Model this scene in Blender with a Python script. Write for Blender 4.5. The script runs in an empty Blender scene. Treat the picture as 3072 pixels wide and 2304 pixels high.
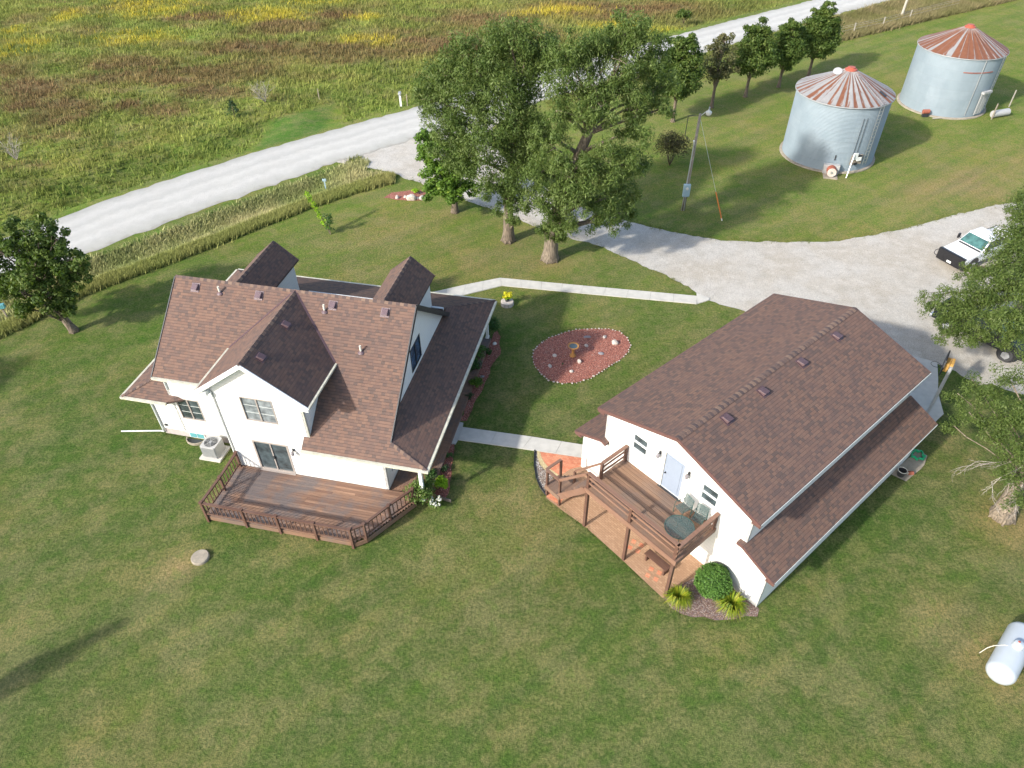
import bpy, bmesh, math, random
import numpy as np
from mathutils import Vector, Matrix
from mathutils.geometry import tessellate_polygon
random.seed(7); RNG = np.random.default_rng(11)
SC = bpy.context.scene; COL = SC.collection; PI = math.pi

# ------------------------------------------------------------------ camera
PITCH, ROLL, FPX, CAMH = 0.7312, -0.0112, 2160.3, 27.415
F_ = Vector((0, math.cos(PITCH), -math.sin(PITCH))); R_ = Vector((1, 0, 0)); U_ = R_.cross(F_)
c_, s_ = math.cos(ROLL), math.sin(ROLL)
R2, U2 = c_*R_ + s_*U_, -s_*R_ + c_*U_
cd = bpy.data.cameras.new('camera'); cam = bpy.data.objects.new('camera', cd); COL.objects.link(cam)
m = Matrix((R2, U2, -F_)).transposed().to_4x4(); m.translation = (0, 0, CAMH); cam.matrix_world = m
cd.sensor_width = 36; cd.lens = 36*FPX/3072; cd.clip_start = .5; cd.clip_end = 5000
SC.camera = cam
# ------------------------------------------------------------------ light
AZ, EL = math.radians(36.0), math.radians(30.8)      # direction the shadows fall, sun height
w = bpy.data.worlds.new('World'); SC.world = w; w.use_nodes = True
nt = w.node_tree; bg = nt.nodes['Background']
sky = nt.nodes.new('ShaderNodeTexSky'); sky.sky_type = 'NISHITA'; sky.sun_disc = False
sdir = Vector((-math.cos(AZ)*math.cos(EL), -math.sin(AZ)*math.cos(EL), math.sin(EL)))
sky.sun_elevation = EL; sky.sun_rotation = math.atan2(sdir.x, sdir.y)
sky.air_density = 1.0; sky.dust_density = 2.0; sky.ozone_density = 1.0
nt.links.new(sky.outputs[0], bg.inputs[0]); bg.inputs[1].default_value = 0.15
sl = bpy.data.lights.new('sun', 'SUN'); sl.energy = 3.1; sl.angle = math.radians(2.2); sl.color = (1, .955, .885)
so = bpy.data.objects.new('sun', sl); COL.objects.link(so); so.rotation_euler = (-sdir).to_track_quat('-Z', 'Y').to_euler()
so.location = (0, 0, 60)
SC.view_settings.view_transform = 'Standard'; SC.view_settings.look = 'None'
SC.view_settings.exposure = 1.12; SC.view_settings.gamma = 1
try: SC.view_settings.use_curve_mapping = False
except Exception: pass
SC.cycles.max_bounces = 6; SC.cycles.transparent_max_bounces = 6

# ------------------------------------------------------------------ object helpers
def tag(o, label=None, cat=None, group=None, kind=None):
    if label: o['label'] = label
    if cat: o['category'] = cat
    if group: o['group'] = group
    if kind: o['kind'] = kind
    return o
def thing(name, label, cat, loc=(0, 0, 0), rz=0, group=None):
    o = bpy.data.objects.new(name, None); COL.objects.link(o); o.location = loc; o.rotation_euler = (0, 0, rz)
    o.empty_display_size = .3
    return tag(o, label, cat, group)
class MB:
    def __init__(s): s.V = []; s.F = []; s.UV = []; s.A = []; s.G = []
    def add(s, vs, fs, uvs=None, var=.5):
        b = len(s.V); s.G.append((b, len(s.F))); s.V += [tuple(v) for v in vs]; s.A += [var]*len(vs)
        for i, f in enumerate(fs):
            s.F.append([b+k for k in f]); s.UV.append(uvs[i] if uvs else [(0, 0)]*len(f))
        return s
    def box(s, x0, x1, y0, y1, z0, z1, var=.5):
        v = [(x, y, z) for z in (z0, z1) for x, y in ((x0, y0), (x1, y0), (x1, y1), (x0, y1))]
        return s.add(v, [(3, 2, 1, 0), (4, 5, 6, 7), (0, 1, 5, 4), (1, 2, 6, 5), (2, 3, 7, 6), (3, 0, 4, 7)], var=var)
    def bar(s, p, q, w, h, var=.5, up=(0, 0, 1)):       # rectangular section w (sideways) x h (up)
        p, q = Vector(p), Vector(q); d = (q-p).normalized(); up = Vector(up)
        if abs(d.dot(up)) > .98: up = Vector((1, 0, 0))
        a = d.cross(up).normalized(); b = a.cross(d).normalized()
        v = [c+a*i*w/2+b*j*h/2 for c in (p, q) for i, j in ((-1, -1), (1, -1), (1, 1), (-1, 1))]
        return s.add(v, [(0, 1, 2, 3), (7, 6, 5, 4), (0, 4, 5, 1), (1, 5, 6, 2), (2, 6, 7, 3), (3, 7, 4, 0)], var=var)
    def tube(s, pts, rad, n=8, var=.5, cap=True):
        pts = [Vector(p) for p in pts]; rad = rad if isinstance(rad, (list, tuple)) else [rad]*len(pts)
        vs = []; fs = []; a = None
        for i, p in enumerate(pts):
            d = (pts[min(i+1, len(pts)-1)]-pts[max(i-1, 0)]).normalized()
            if a is None: a = d.orthogonal().normalized()
            a = (a-d*a.dot(d)).normalized(); b = d.cross(a)
            vs += [p+(a*math.cos(2*PI*k/n)+b*math.sin(2*PI*k/n))*rad[i] for k in range(n)]
        for i in range(len(pts)-1):
            for k in range(n): fs.append((i*n+k, i*n+(k+1) % n, (i+1)*n+(k+1) % n, (i+1)*n+k))
        if cap: fs += [tuple(range(n-1, -1, -1)), tuple(range((len(pts)-1)*n, len(pts)*n))]
        return s.add(vs, fs, var=var)
    def lathe(s, prof, n=24, c=(0, 0, 0), var=.5):
        vs = []; fs = []
        for r, z in prof: vs += [(c[0]+r*math.cos(2*PI*k/n), c[1]+r*math.sin(2*PI*k/n), c[2]+z) for k in range(n)]
        for i in range(len(prof)-1):
            for k in range(n): fs.append((i*n+k, i*n+(k+1) % n, (i+1)*n+(k+1) % n, (i+1)*n+k))
        fs += [tuple(range(n-1, -1, -1)), tuple(range((len(prof)-1)*n, len(prof)*n))]
        return s.add(vs, fs, var=var)
    def prism(s, pts, d, var=.5):                       # flat polygon pushed along d
        n = len(pts); d = Vector(d); v = [Vector(p) for p in pts]; v += [p+d for p in v]
        return s.add(v, [tuple(range(n-1, -1, -1)), tuple(range(n, 2*n))]+[(i, (i+1) % n, n+(i+1) % n, n+i) for i in range(n)], var=var)
    def slab(s, pts, t, ud, var=.5):                    # roof slab: top face with metre UVs, t thick downwards
        P = [Vector(p) for p in pts]; n = len(P); ud = Vector(ud).normalized()
        nm = (P[1]-P[0]).cross(P[2]-P[0]).normalized()
        if nm.z < 0: P.reverse(); nm = -nm
        vd = nm.cross(ud).normalized()
        if vd.z < 0: vd = -vd
        uv = [(p.dot(ud), p.dot(vd)) for p in P]; Q = [p-Vector((0, 0, t)) for p in P]
        fs = [tuple(range(n)), tuple(range(2*n-1, n-1, -1))]+[((i+1) % n, i, n+i, n+(i+1) % n) for i in range(n)]
        return s.add(P+Q, fs, [uv, [(0, 0)]*n]+[[(0, 0)]*4]*n, var)
    def each(s, name, mat, parent=None, **k):           # every added piece becomes an object of its own
        out = []; G = s.G+[(len(s.V), len(s.F))]
        for (v0, f0), (v1, f1) in zip(G, G[1:]):
            q = MB(); q.V = s.V[v0:v1]; q.A = s.A[v0:v1]; q.F = [[i-v0 for i in f] for f in s.F[f0:f1]]; q.UV = s.UV[f0:f1]; out.append(q.build(name, mat, parent, **k))
        return out[0]
    def build(s, name, mat, parent=None, smooth=False, bevel=0):
        me = bpy.data.meshes.new(name); me.from_pydata(s.V, [], s.F)
        uvl = me.uv_layers.new(name='UVMap'); flat = [c for f in s.UV for p in f for c in p]
        uvl.data.foreach_set('uv', flat)
        at = me.attributes.new('var', 'FLOAT', 'POINT'); at.data.foreach_set('value', s.A)
        me.materials.append(mat); me.update()
        if smooth: me.polygons.foreach_set('use_smooth', [True]*len(me.polygons))
        o = bpy.data.objects.new(name, me); COL.objects.link(o)
        if parent: o.parent = parent
        if bevel:
            b = o.modifiers.new('bevel', 'BEVEL'); b.width = bevel; b.segments = 2; b.limit_method = 'ANGLE'
        return o
def dup(o, parent=None):
    c = o.copy(); COL.objects.link(c); c.parent = parent
    for ch in o.children: dup(ch, c)
    return c
def npmesh(name, V, n, mat, col=None, var=None, parent=None):   # V: (k*n,3) vertices of k separate n-gons
    V = np.asarray(V, np.float32).reshape(-1, 3); k = len(V)//n
    me = bpy.data.meshes.new(name); me.vertices.add(len(V)); me.vertices.foreach_set('co', V.ravel())
    me.loops.add(len(V)); me.loops.foreach_set('vertex_index', np.arange(len(V), dtype=np.int32))
    me.polygons.add(k); me.polygons.foreach_set('loop_start', np.arange(0, len(V), n, dtype=np.int32))
    me.polygons.foreach_set('loop_total', np.full(k, n, np.int32)) if bpy.app.version < (4, 0) else None
    if var is not None:
        at = me.attributes.new('var', 'FLOAT', 'POINT'); at.data.foreach_set('value', np.asarray(var, np.float32))
    if col is not None:
        at = me.attributes.new('tint', 'FLOAT_COLOR', 'POINT')
        at.data.foreach_set('color', np.hstack([col, np.ones((len(col), 1))]).astype(np.float32).ravel())
    me.update(calc_edges=True); me.validate(); me.materials.append(mat)
    o = bpy.data.objects.new(name, me); COL.objects.link(o); o.parent = parent
    return o
def vn(x, y, sc, seed=0):                                # smooth value noise 0..1
    x = np.asarray(x, float)/sc+seed*37.17; y = np.asarray(y, float)/sc+seed*91.3
    ix, iy = np.floor(x).astype(np.int64), np.floor(y).astype(np.int64); fx, fy = x-ix, y-iy
    h = lambda a, b: (((a*73856093) ^ (b*19349663) ^ (seed*83492791)) * 2654435761 % 4294967296)/4294967296.
    fx, fy = fx*fx*(3-2*fx), fy*fy*(3-2*fy)
    return (h(ix, iy)*(1-fx)+h(ix+1, iy)*fx)*(1-fy)+(h(ix, iy+1)*(1-fx)+h(ix+1, iy+1)*fx)*fy
def fbm(x, y, sc, seed=0, o=3): return sum(vn(x, y, sc/2**i, seed+i)*.5**i for i in range(o))/sum(.5**i for i in range(o))

# ------------------------------------------------------------------ materials
class N:
    def __init__(s, name):
        s.m = bpy.data.materials.new(name); s.m.use_nodes = True; s.t = s.m.node_tree
        s.b = s.t.nodes['Principled BSDF']; s.b.inputs['Roughness'].default_value = .8
    def n(s, typ, **k):
        o = s.t.nodes.new('ShaderNode'+typ)
        for a, v in k.items(): setattr(o, a, v)
        return o
    def put(s, sock, v):
        if isinstance(v, bpy.types.NodeSocket): s.t.links.new(v, sock)
        elif isinstance(v, tuple) and len(v) == 3 and sock.type == 'RGBA': sock.default_value = (*v, 1)
        else: sock.default_value = v
    def math(s, op, a, b=0., c=None, clamp=False):
        o = s.n('Math', operation=op, use_clamp=clamp); s.put(o.inputs[0], a); s.put(o.inputs[1], b)
        if c is not None: s.put(o.inputs[2], c)
        return o.outputs[0]
    def mix(s, f, a, b, mode='MIX'):
        o = s.n('Mix', data_type='RGBA', blend_type=mode); s.put(o.inputs[0], f); s.put(o.inputs[6], a); s.put(o.inputs[7], b)
        return o.outputs[2]
    def noise(s, sc, det=3, vec=None, rough=.55, out=0, st=None):
        v = vec
        if st:
            mp = s.n('Mapping'); mp.inputs['Scale'].default_value = st; s.t.links.new(vec, mp.inputs[0]); v = mp.outputs[0]
        o = s.n('TexNoise'); o.inputs['Scale'].default_value = sc; o.inputs['Detail'].default_value = det
        o.inputs['Roughness'].default_value = rough
        if v: s.t.links.new(v, o.inputs['Vector'])
        return o.outputs[out]
    def rng(s, v, a, b, c=0., d=1.):
        o = s.n('MapRange'); s.put(o.inputs[0], v); o.inputs[1].default_value = a; o.inputs[2].default_value = b
        o.inputs[3].default_value = c; o.inputs[4].default_value = d; return o.outputs[0]
    def ramp(s, f, st, interp='LINEAR'):
        o = s.n('ValToRGB'); cr = o.color_ramp; cr.interpolation = interp
        while len(cr.elements) < len(st): cr.elements.new(.5)
        for e, (p, c) in zip(cr.elements, st): e.position = p; e.color = (*c, 1)
        s.put(o.inputs[0], f); return o.outputs[0]
    def pos(s): return s.n('NewGeometry').outputs['Position']
    def obj(s): return s.n('TexCoord').outputs['Object']
    def uv(s): return s.n('TexCoord').outputs['UV']
    def att(s, nm, out='Fac'): return s.n('Attribute', attribute_name=nm).outputs[out]
    def sep(s, v): o = s.n('SeparateXYZ'); s.t.links.new(v, o.inputs[0]); return o.outputs
    def comb(s, x, y, z=0.): o = s.n('CombineXYZ'); s.put(o.inputs[0], x); s.put(o.inputs[1], y); s.put(o.inputs[2], z); return o.outputs[0]
    def out(s, col, rough=None, metal=None, bump=None, bd=.01, bs=1.):
        s.put(s.b.inputs['Base Color'], col)
        if rough is not None: s.put(s.b.inputs['Roughness'], rough)
        if metal is not None: s.put(s.b.inputs['Metallic'], metal)
        if bump is not None:
            b = s.n('Bump'); b.inputs['Distance'].default_value = bd; b.inputs['Strength'].default_value = bs
            s.put(b.inputs['Height'], bump); s.t.links.new(b.outputs[0], s.b.inputs['Normal'])
        return s.m
def scl(c, k): return tuple(min(1, x*k) for x in c)
def rough_mat(name, col, amt=.25, sc=6., rough=.8, metal=0., bd=.01, grain=60., spec=None):
    n = N(name); p = n.obj(); a = n.noise(sc, 4, p); g = n.noise(grain, 2, p)
    f = n.math('ADD', n.math('MULTIPLY', a, .65), n.math('MULTIPLY', g, .35))
    c = n.mix(n.rng(f, .3, .7), scl(col, 1-amt), scl(col, 1+amt))
    if spec is not None: n.b.inputs['Specular IOR Level'].default_value = spec
    return n.out(c, rough, metal, g, bd)
M = {}
def mat_shingle():
    n = N('asphalt_shingle'); u = n.sep(n.uv())
    row = n.math('FLOOR', n.math('DIVIDE', u[1], .145))
    wn = n.n('TexWhiteNoise', noise_dimensions='1D'); n.put(wn.inputs['W'], row)
    cell = n.math('FLOOR', n.math('DIVIDE', n.math('ADD', u[0], n.math('MULTIPLY', wn.outputs[0], 3.)), .19))
    w2 = n.n('TexWhiteNoise', noise_dimensions='2D'); n.put(w2.inputs['Vector'], n.comb(row, cell))
    c = n.ramp(w2.outputs[0], [(0, (.078, .052, .042)), (.17, (.108, .064, .048)), (.4, (.138, .076, .052)), (.66, (.158, .089, .060)), (.9, (.132, .079, .056))], 'CONSTANT')
    big = n.noise(.9, 5, n.obj())
    c = n.mix(n.rng(big, .35, .65, 0, .38), c, (.098, .062, .054))
    fr = n.math('FRACT', n.math('DIVIDE', u[1], .145))
    lap_shadow = n.math('LESS_THAN', fr, .14); c = n.mix(n.math('MULTIPLY', lap_shadow, .45), c, (.02, .012, .012))  # shadow line at the foot of each shingle row, painted into the colour
    g = n.noise(90, 2, n.obj()); c = n.mix(n.rng(g, .3, .7, 0, .35), c, (.19, .145, .13))
    h = n.math('ADD', n.math('MULTIPLY', w2.outputs[0], .5), n.math('MULTIPLY', g, .3))
    n.b.inputs['Specular IOR Level'].default_value = .25
    return n.out(c, .85, 0, n.math('ADD', h, fr), .012)
M['shingle'] = mat_shingle()
def mat_cap():
    n = N('ridge_cap_shingle'); c = n.ramp(n.att('var'), [(0, (.055, .04, .038)), (.35, (.09, .058, .048)), (.7, (.16, .10, .07)), (1, (.21, .14, .095))])
    g = n.noise(70, 2, n.obj()); return n.out(n.mix(n.rng(g, .3, .7, 0, .4), c, (.12, .08, .07)), .85, 0, g, .01)
M['cap'] = mat_cap()
def mat_siding(name, col):
    n = N(name); z = n.sep(n.obj())[2]; fr = n.math('FRACT', n.math('DIVIDE', z, .2))
    d = n.noise(1.3, 5, n.obj()); c = n.mix(n.rng(d, .3, .75, 0, .35), col, scl(col, .88))
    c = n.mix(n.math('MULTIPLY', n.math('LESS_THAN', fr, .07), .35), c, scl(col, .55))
    st = n.noise(2.2, 5, n.obj(), st=(6, 6, .5)); c = n.mix(n.rng(st, .55, .8, 0, .25), c, (.45, .42, .36))
    return n.out(c, .55, 0, fr, .012)
M['siding'] = mat_siding('white_lap_siding', (.74, .74, .71))
M['white'] = rough_mat('white_painted_trim', (.78, .79, .76), .08, 3, .5)
M['soffit'] = rough_mat('pale_grey_soffit', (.55, .58, .56), .08, 3, .6)
M['cream'] = rough_mat('weathered_cream_gutter', (.50, .48, .38), .3, 5, .5)
M['rfascia'] = rough_mat('brown_red_fascia_paint', (.115, .058, .050), .18, 4, .5)
M['grey_metal'] = rough_mat('grey_painted_metal', (.30, .31, .31), .12, 5, .45)
M['conc'] = rough_mat('pale_concrete', (.46, .44, .39), .16, 2.2, .85, bd=.006)
M['conc_old'] = rough_mat('weathered_concrete', (.30, .26, .20), .3, 4, .9, bd=.02)
M['found'] = rough_mat('pinkish_foundation_concrete', (.40, .35, .33), .18, 3, .85)
M['dark'] = rough_mat('dark_metal', (.03, .032, .035), .3, 8, .45)
M['black'] = rough_mat('black_plastic', (.012, .012, .014), .3, 8, .4)
M['tyre'] = rough_mat('tyre_rubber', (.035, .035, .036), .25, 12, .75)
M['steel'] = rough_mat('silver_alloy', (.55, .56, .58), .1, 9, .3, .8)
M['taupe'] = rough_mat('taupe_window_frame', (.32, .28, .25), .1, 5, .5)
M['ventm'] = rough_mat('mauve_brown_vent_metal', (.085, .050, .053), .15, 7, .4)
M['ventl'] = rough_mat('pale_mauve_vent_hood', (.135, .09, .095), .12, 7, .35)
M['pipe'] = rough_mat('pale_plastic_pipe', (.62, .60, .52), .1, 9, .5)
M['rock'] = rough_mat('pale_limestone', (.52, .46, .40), .3, 5, .9, bd=.03)
M['rockg'] = rough_mat('grey_fieldstone', (.25, .23, .24), .3, 5, .9, bd=.03)
M['terra'] = rough_mat('orange_brown_terracotta', (.40, .19, .05), .2, 6, .7)
M['water'] = rough_mat('still_basin_water', (.10, .13, .14), .1, 3, .08)
M['green_hose'] = rough_mat('green_rubber_hose', (.01, .30, .13), .15, 8, .4)
M['deckframe'] = rough_mat('dark_green_tube', (.03, .075, .065), .2, 9, .4)
M['tank'] = rough_mat('white_tank_paint', (.40, .44, .47), .07, 1.2, .3, bd=.003)
M['paintw'] = rough_mat('white_vehicle_paint', (.72, .73, .75), .03, 3, .22, bd=0.)
M['paintk'] = rough_mat('black_vehicle_paint', (.014, .016, .018), .1, 3, .18, bd=0.)
M['orange'] = rough_mat('orange_plastic', (.55, .16, .03), .15, 8, .5)
M['redcap'] = rough_mat('red_painted_cap', (.36, .085, .05), .25, 8, .55)
M['yellow_wood'] = rough_mat('yellow_brown_board', (.42, .24, .06), .25, 5, .7)
M['post'] = rough_mat('weathered_pole_wood', (.26, .22, .17), .35, 6, .9)
M['meter'] = rough_mat('pale_blue_grey_metal_box', (.30, .41, .45), .08, 6, .4)
M['acu'] = rough_mat('light_grey_unit_casing', (.36, .36, .35), .1, 7, .5)
M['teal'] = rough_mat('teal_plastic', (.10, .30, .32), .15, 6, .5)
def mat_glass(name, col, rough=.06):
    n = N(name); p = n.obj(); c = n.mix(n.rng(n.noise(2.4, 3, p), .35, .65), scl(col, .6), scl(col, 1.5))
    n.b.inputs['Specular IOR Level'].default_value = .7
    return n.out(c, rough, 0)
M['glass'] = mat_glass('dark_window_glass', (.045, .06, .065))
M['glassb'] = mat_glass('blue_window_glass', (.035, .07, .12))
M['glassl'] = mat_glass('pane_with_pale_blind', (.17, .19, .20), .15)
M['glassg'] = mat_glass('greenish_windscreen', (.05, .12, .11))
M['doorglass'] = rough_mat('pale_blue_door_panel', (.235, .275, .34), .03, 3, .5)
def mat_wood(name, c1, c2, grey=(.13, .115, .11), ga=.6, ax=0):
    n = N(name); p = n.obj(); st = [9, 9, 9]; st[ax] = .6
    g = n.noise(1.6, 4, p, st=tuple(st)); v = n.att('var')
    c = n.mix(v, c1, c2); c = n.mix(n.rng(g, .3, .7, 0, .5), c, scl(c1, .5))
    wv = n.noise(.8, 4, p, st=(1, 1, 1)); c = n.mix(n.rng(wv, .45, .62, 0, ga), c, grey)
    return n.out(c, .75, 0, g, .008)
M['deck'] = mat_wood('weathered_brown_deck_boards', (.15, .08, .052), (.30, .175, .11), (.10, .09, .09), .8)
M['deckg'] = mat_wood('oiled_brown_deck_boards', (.17, .095, .06), (.27, .16, .095), (.12, .10, .09), .5)
M['rail'] = mat_wood('dark_stained_rail_wood', (.085, .04, .026), (.14, .068, .044), (.14, .09, .07), .3)
M['railg'] = mat_wood('brown_stained_rail_wood', (.17, .09, .06), (.23, .125, .08), (.19, .12, .09), .3)
M['timber'] = mat_wood('old_grey_timber', (.15, .12, .09), (.2, .16, .12))
M['fence'] = rough_mat('grey_fence_wood', (.36, .33, .27), .3, 9, .9)
def mat_bark(name, c):
    n = N(name); p = n.obj(); a = n.noise(2.2, 5, p, st=(7, 7, 1)); b = n.noise(18, 3, p)
    col = n.mix(n.rng(a, .35, .65), scl(c, .45), scl(c, 1.35)); return n.out(col, .95, 0, n.math('ADD', a, n.math('MULTIPLY', b, .4)), .06)
M['bark'] = mat_bark('brown_grey_bark', (.16, .125, .09)); M['barkl'] = mat_bark('pale_tan_bark', (.20, .16, .115))
M['twig'] = mat_bark('dry_pale_twigs', (.36, .32, .27))
def mat_leaf(name, c1, c2, c3=None, tr=.35):
    n = N(name); v = n.att('var'); st = [(0, c1), (.6, c2), (1, c3 or scl(c2, 1.35))]
    c = n.ramp(v, st); n.out(c, .55); n.b.inputs['Specular IOR Level'].default_value = .25
    t = n.n('BsdfTranslucent'); n.put(t.inputs[0], n.mix(1., c, (1.15, 1.2, .45), 'MULTIPLY'))
    m = n.n('MixShader'); m.inputs[0].default_value = tr
    n.t.links.new(n.b.outputs[0], m.inputs[1]); n.t.links.new(t.outputs[0], m.inputs[2])
    n.t.links.new(m.outputs[0], n.t.nodes['Material Output'].inputs[0]); return n.m
M['willow'] = mat_leaf('willow_leaf', (0.058, 0.099, 0.020), (0.125, 0.177, 0.043), (0.202, 0.246, 0.090))
M['maple'] = mat_leaf('bright_green_leaf', (.06, .12, .015), (.12, .22, .03), (.20, .28, .04))
M['pear'] = mat_leaf('dark_green_leaf', (0.043, 0.082, 0.014), (0.096, 0.144, 0.029), (0.168, 0.204, 0.054))
M['thin'] = mat_leaf('brownish_sparse_leaf', (0.072, 0.084, 0.036), (0.132, 0.132, 0.054), (0.180, 0.156, 0.072))
M['bushb'] = mat_leaf('dark_brown_green_leaf', (.04, .045, .02), (.08, .075, .03), (.11, .09, .045))
M['locust'] = mat_leaf('yellow_green_leaf', (.052, .088, .018), (.105, .150, .034), (.17, .21, .07))
M['shrub'] = mat_leaf('deep_green_shrub_leaf', (0.030, 0.078, 0.018), (0.060, 0.132, 0.030), (0.108, 0.192, 0.048), .2)
M['globe'] = mat_leaf('clipped_evergreen_leaf', (0.041, 0.101, 0.016), (0.088, 0.182, 0.032), (0.149, 0.257, 0.054), .15)
M['chart'] = mat_leaf('chartreuse_leaf', (.15, .30, .01), (.28, .46, .02), (.40, .55, .05), .25)
M['yellow'] = mat_leaf('yellow_petal', (.45, .42, .02), (.68, .62, .03), (.8, .75, .08), .2)
M['lily'] = mat_leaf('yellow_green_blade', (0.072, 0.144, 0.007), (0.187, 0.245, 0.014), (0.346, 0.331, 0.029), .25)
M['wpetal'] = mat_leaf('white_petal', (.6, .62, .55), (.75, .76, .70), (.8, .8, .78), .2)
M['rose'] = mat_leaf('mixed_rose_leaf', (.05, .10, .02), (.13, .2, .04), (.26, .22, .12), .25)
M['conifer'] = mat_leaf('conifer_needle', (.012, .035, .012), (.03, .065, .02), (.05, .09, .03), .1)
M['grey_twig'] = mat_leaf('grey_bare_twig', (.22, .20, .17), (.34, .32, .28), (.42, .4, .36), .1)
def mat_tint(name, tr=.3):
    n = N(name); c = n.att('tint', 'Color'); n.out(c, .7); n.b.inputs['Specular IOR Level'].default_value = .15
    t = n.n('BsdfTranslucent'); n.put(t.inputs[0], c); m = n.n('MixShader'); m.inputs[0].default_value = tr
    n.t.links.new(n.b.outputs[0], m.inputs[1]); n.t.links.new(t.outputs[0], m.inputs[2])
    n.t.links.new(m.outputs[0], n.t.nodes['Material Output'].inputs[0]); return n.m
M['blade'] = mat_tint('tall_grass_blade')
def mat_ground():
    n = N('lawn_and_field'); p = n.pos(); base = n.att('tint', 'Color')
    # mottled turf: dry straw patches, lush tufts and fine grain, over a tint with painted near shading
    n1 = n.noise(.42, 5, p, .6); n2 = n.noise(1.9, 5, p, .65); n3 = n.noise(8, 4, p, .7); n4 = n.noise(30, 2, p, .7)
    dry = n.mix(.45, base, (.24, .20, .10))
    c = n.mix(n.rng(n1, .50, .60, 0, .65), base, dry); c = n.mix(n.rng(n2, .50, .62, 0, .55), c, dry)
    c = n.mix(n.rng(n2, .38, .48, .8, 0), c, n.mix(1., c, (.78, .98, .72), 'MULTIPLY'))
    c = n.mix(n.rng(n1, .40, .49, .6, 0), c, n.mix(1., c, (.82, .98, .76), 'MULTIPLY'))
    c = n.mix(n.rng(n3, .50, .64, 0, .75), c, n.mix(1., c, (1.55, 1.42, 1.4), 'MULTIPLY'))
    c = n.mix(n.rng(n3, .36, .5, .8, 0), c, n.mix(1., c, (.50, .62, .48), 'MULTIPLY'))
    c = n.mix(n.rng(n4, .38, .5, .8, 0), c, n.mix(1., c, (.45, .55, .45), 'MULTIPLY'))
    c = n.mix(n.rng(n4, .5, .64, 0, .8), c, n.mix(1., c, (1.6, 1.5, 1.45), 'MULTIPLY'))
    mp = n.n('Mapping'); mp.inputs['Rotation'].default_value = (0, 0, -.62); n.t.links.new(p, mp.inputs[0])   # faint mower passes
    n6 = n.noise(1., 3, mp.outputs[0], .5, st=(.05, .85, .5)); c = n.mix(n.rng(n6, .46, .58, 0, .5), c, n.mix(1., c, (1.22, 1.14, 1.05), 'MULTIPLY')); c = n.mix(n.rng(n6, .38, .48, .4, 0), c, n.mix(1., c, (.78, .86, .8), 'MULTIPLY'))
    n7 = n.noise(.16, 4, p, .6); c = n.mix(n.rng(n7, .5, .62, 0, .6), c, n.mix(1., c, (1.12, 1.02, .95), 'MULTIPLY')); c = n.mix(n.rng(n7, .36, .48, .6, 0), c, n.mix(1., c, (.80, .95, .72), 'MULTIPLY'))
    h = n.math('ADD', n.math('MULTIPLY', n3, .6), n.math('MULTIPLY', n4, .4))
    n.b.inputs['Specular IOR Level'].default_value = .1
    return n.out(c, .95, 0, h, .09)
M['ground'] = mat_ground()
def mat_gravel(name, base, warm, dust=.5, speck=(.12, .12, .12), sa=.35):
    n = N(name); p = n.pos(); a = n.noise(.22, 5, p); b = n.noise(1.3, 5, p, .65); g = n.noise(20, 3, p, .75); h = n.noise(60, 2, p); q = n.noise(6, 4, p, .7)
    c = n.mix(n.rng(a, .42, .56), base, warm); c = n.mix(n.rng(b, .5, .62, 0, .5), c, scl(base, 1.2)); c = n.mix(n.rng(b, .36, .46, .5, 0), c, scl(warm, .8))
    c = n.mix(n.rng(q, .38, .5, .4, 0), c, scl(warm, .72)); c = n.mix(n.rng(g, .38, .48, .7, 0), c, speck); c = n.mix(n.rng(h, .5, .64, 0, .6), c, scl(base, 1.4))
    return n.out(c, .95, 0, n.math('ADD', g, h), .04)
M['drive'] = mat_gravel('driveway_gravel', (.52, .485, .425), (.46, .405, .325))
def mat_road():
    n = N('white_gravel_road'); p = n.pos(); u = n.sep(n.uv()); x = u[1]
    a = n.noise(.5, 5, p); g = n.noise(24, 3, p, .7); h = n.noise(70, 2, p)
    wob = n.math('ADD', x, n.math('MULTIPLY', n.math('SUBTRACT', n.noise(.25, 3, p), .5), .12))
    tr = n.ramp(n.math('ADD', wob, n.math('MULTIPLY', n.math('SUBTRACT', n.noise(1.4, 4, p), .5), .25)), [(0, (0.320, 0.320, 0.304)), (.10, (0.400, 0.400, 0.384)), (.22, (0.480, 0.480, 0.468)), (.36, (0.400, 0.400, 0.388)), (.46, (0.504, 0.504, 0.488)), (.60, (0.432, 0.432, 0.416)), (.70, (0.512, 0.512, 0.496)), (.82, (0.424, 0.424, 0.408)), (.93, (0.384, 0.384, 0.360)), (1, (0.288, 0.280, 0.248))])
    tr = n.mix(1., tr, (1.03, 1., .94), 'MULTIPLY')
    c = n.mix(n.rng(a, .35, .65, 0, .3), tr, (.43, .41, .37)); c = n.mix(n.rng(g, .28, .45, .4, 0), c, (.28, .28, .27))
    c = n.mix(n.rng(h, .55, .75, 0, .3), c, (.56, .56, .54)); return n.out(c, .95, 0, n.math('ADD', g, h), .03)
M['road'] = mat_road()
def mat_speckle(name, cols, sc, bd=.03):
    n = N(name); p = n.pos(); v = n.n('TexVoronoi'); v.inputs['Scale'].default_value = sc; n.t.links.new(p, v.inputs['Vector'])
    c = n.ramp(n.sep(v.outputs['Color'])[0], cols, 'CONSTANT'); d = n.rng(v.outputs['Distance'], .0, .55)
    c = n.mix(n.math('MULTIPLY', n.rng(d, .6, 1.), .6), c, (.03, .02, .015)); return n.out(c, .9, 0, n.math('SUBTRACT', 1., d), bd)
M['mulch'] = mat_speckle('red_bark_mulch', [(0, (.32, .095, .065)), (.25, (.47, .16, .11)), (.5, (.58, .22, .15)), (.75, (.41, .13, .085)), (.93, (.66, .38, .29))], 22)
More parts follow.
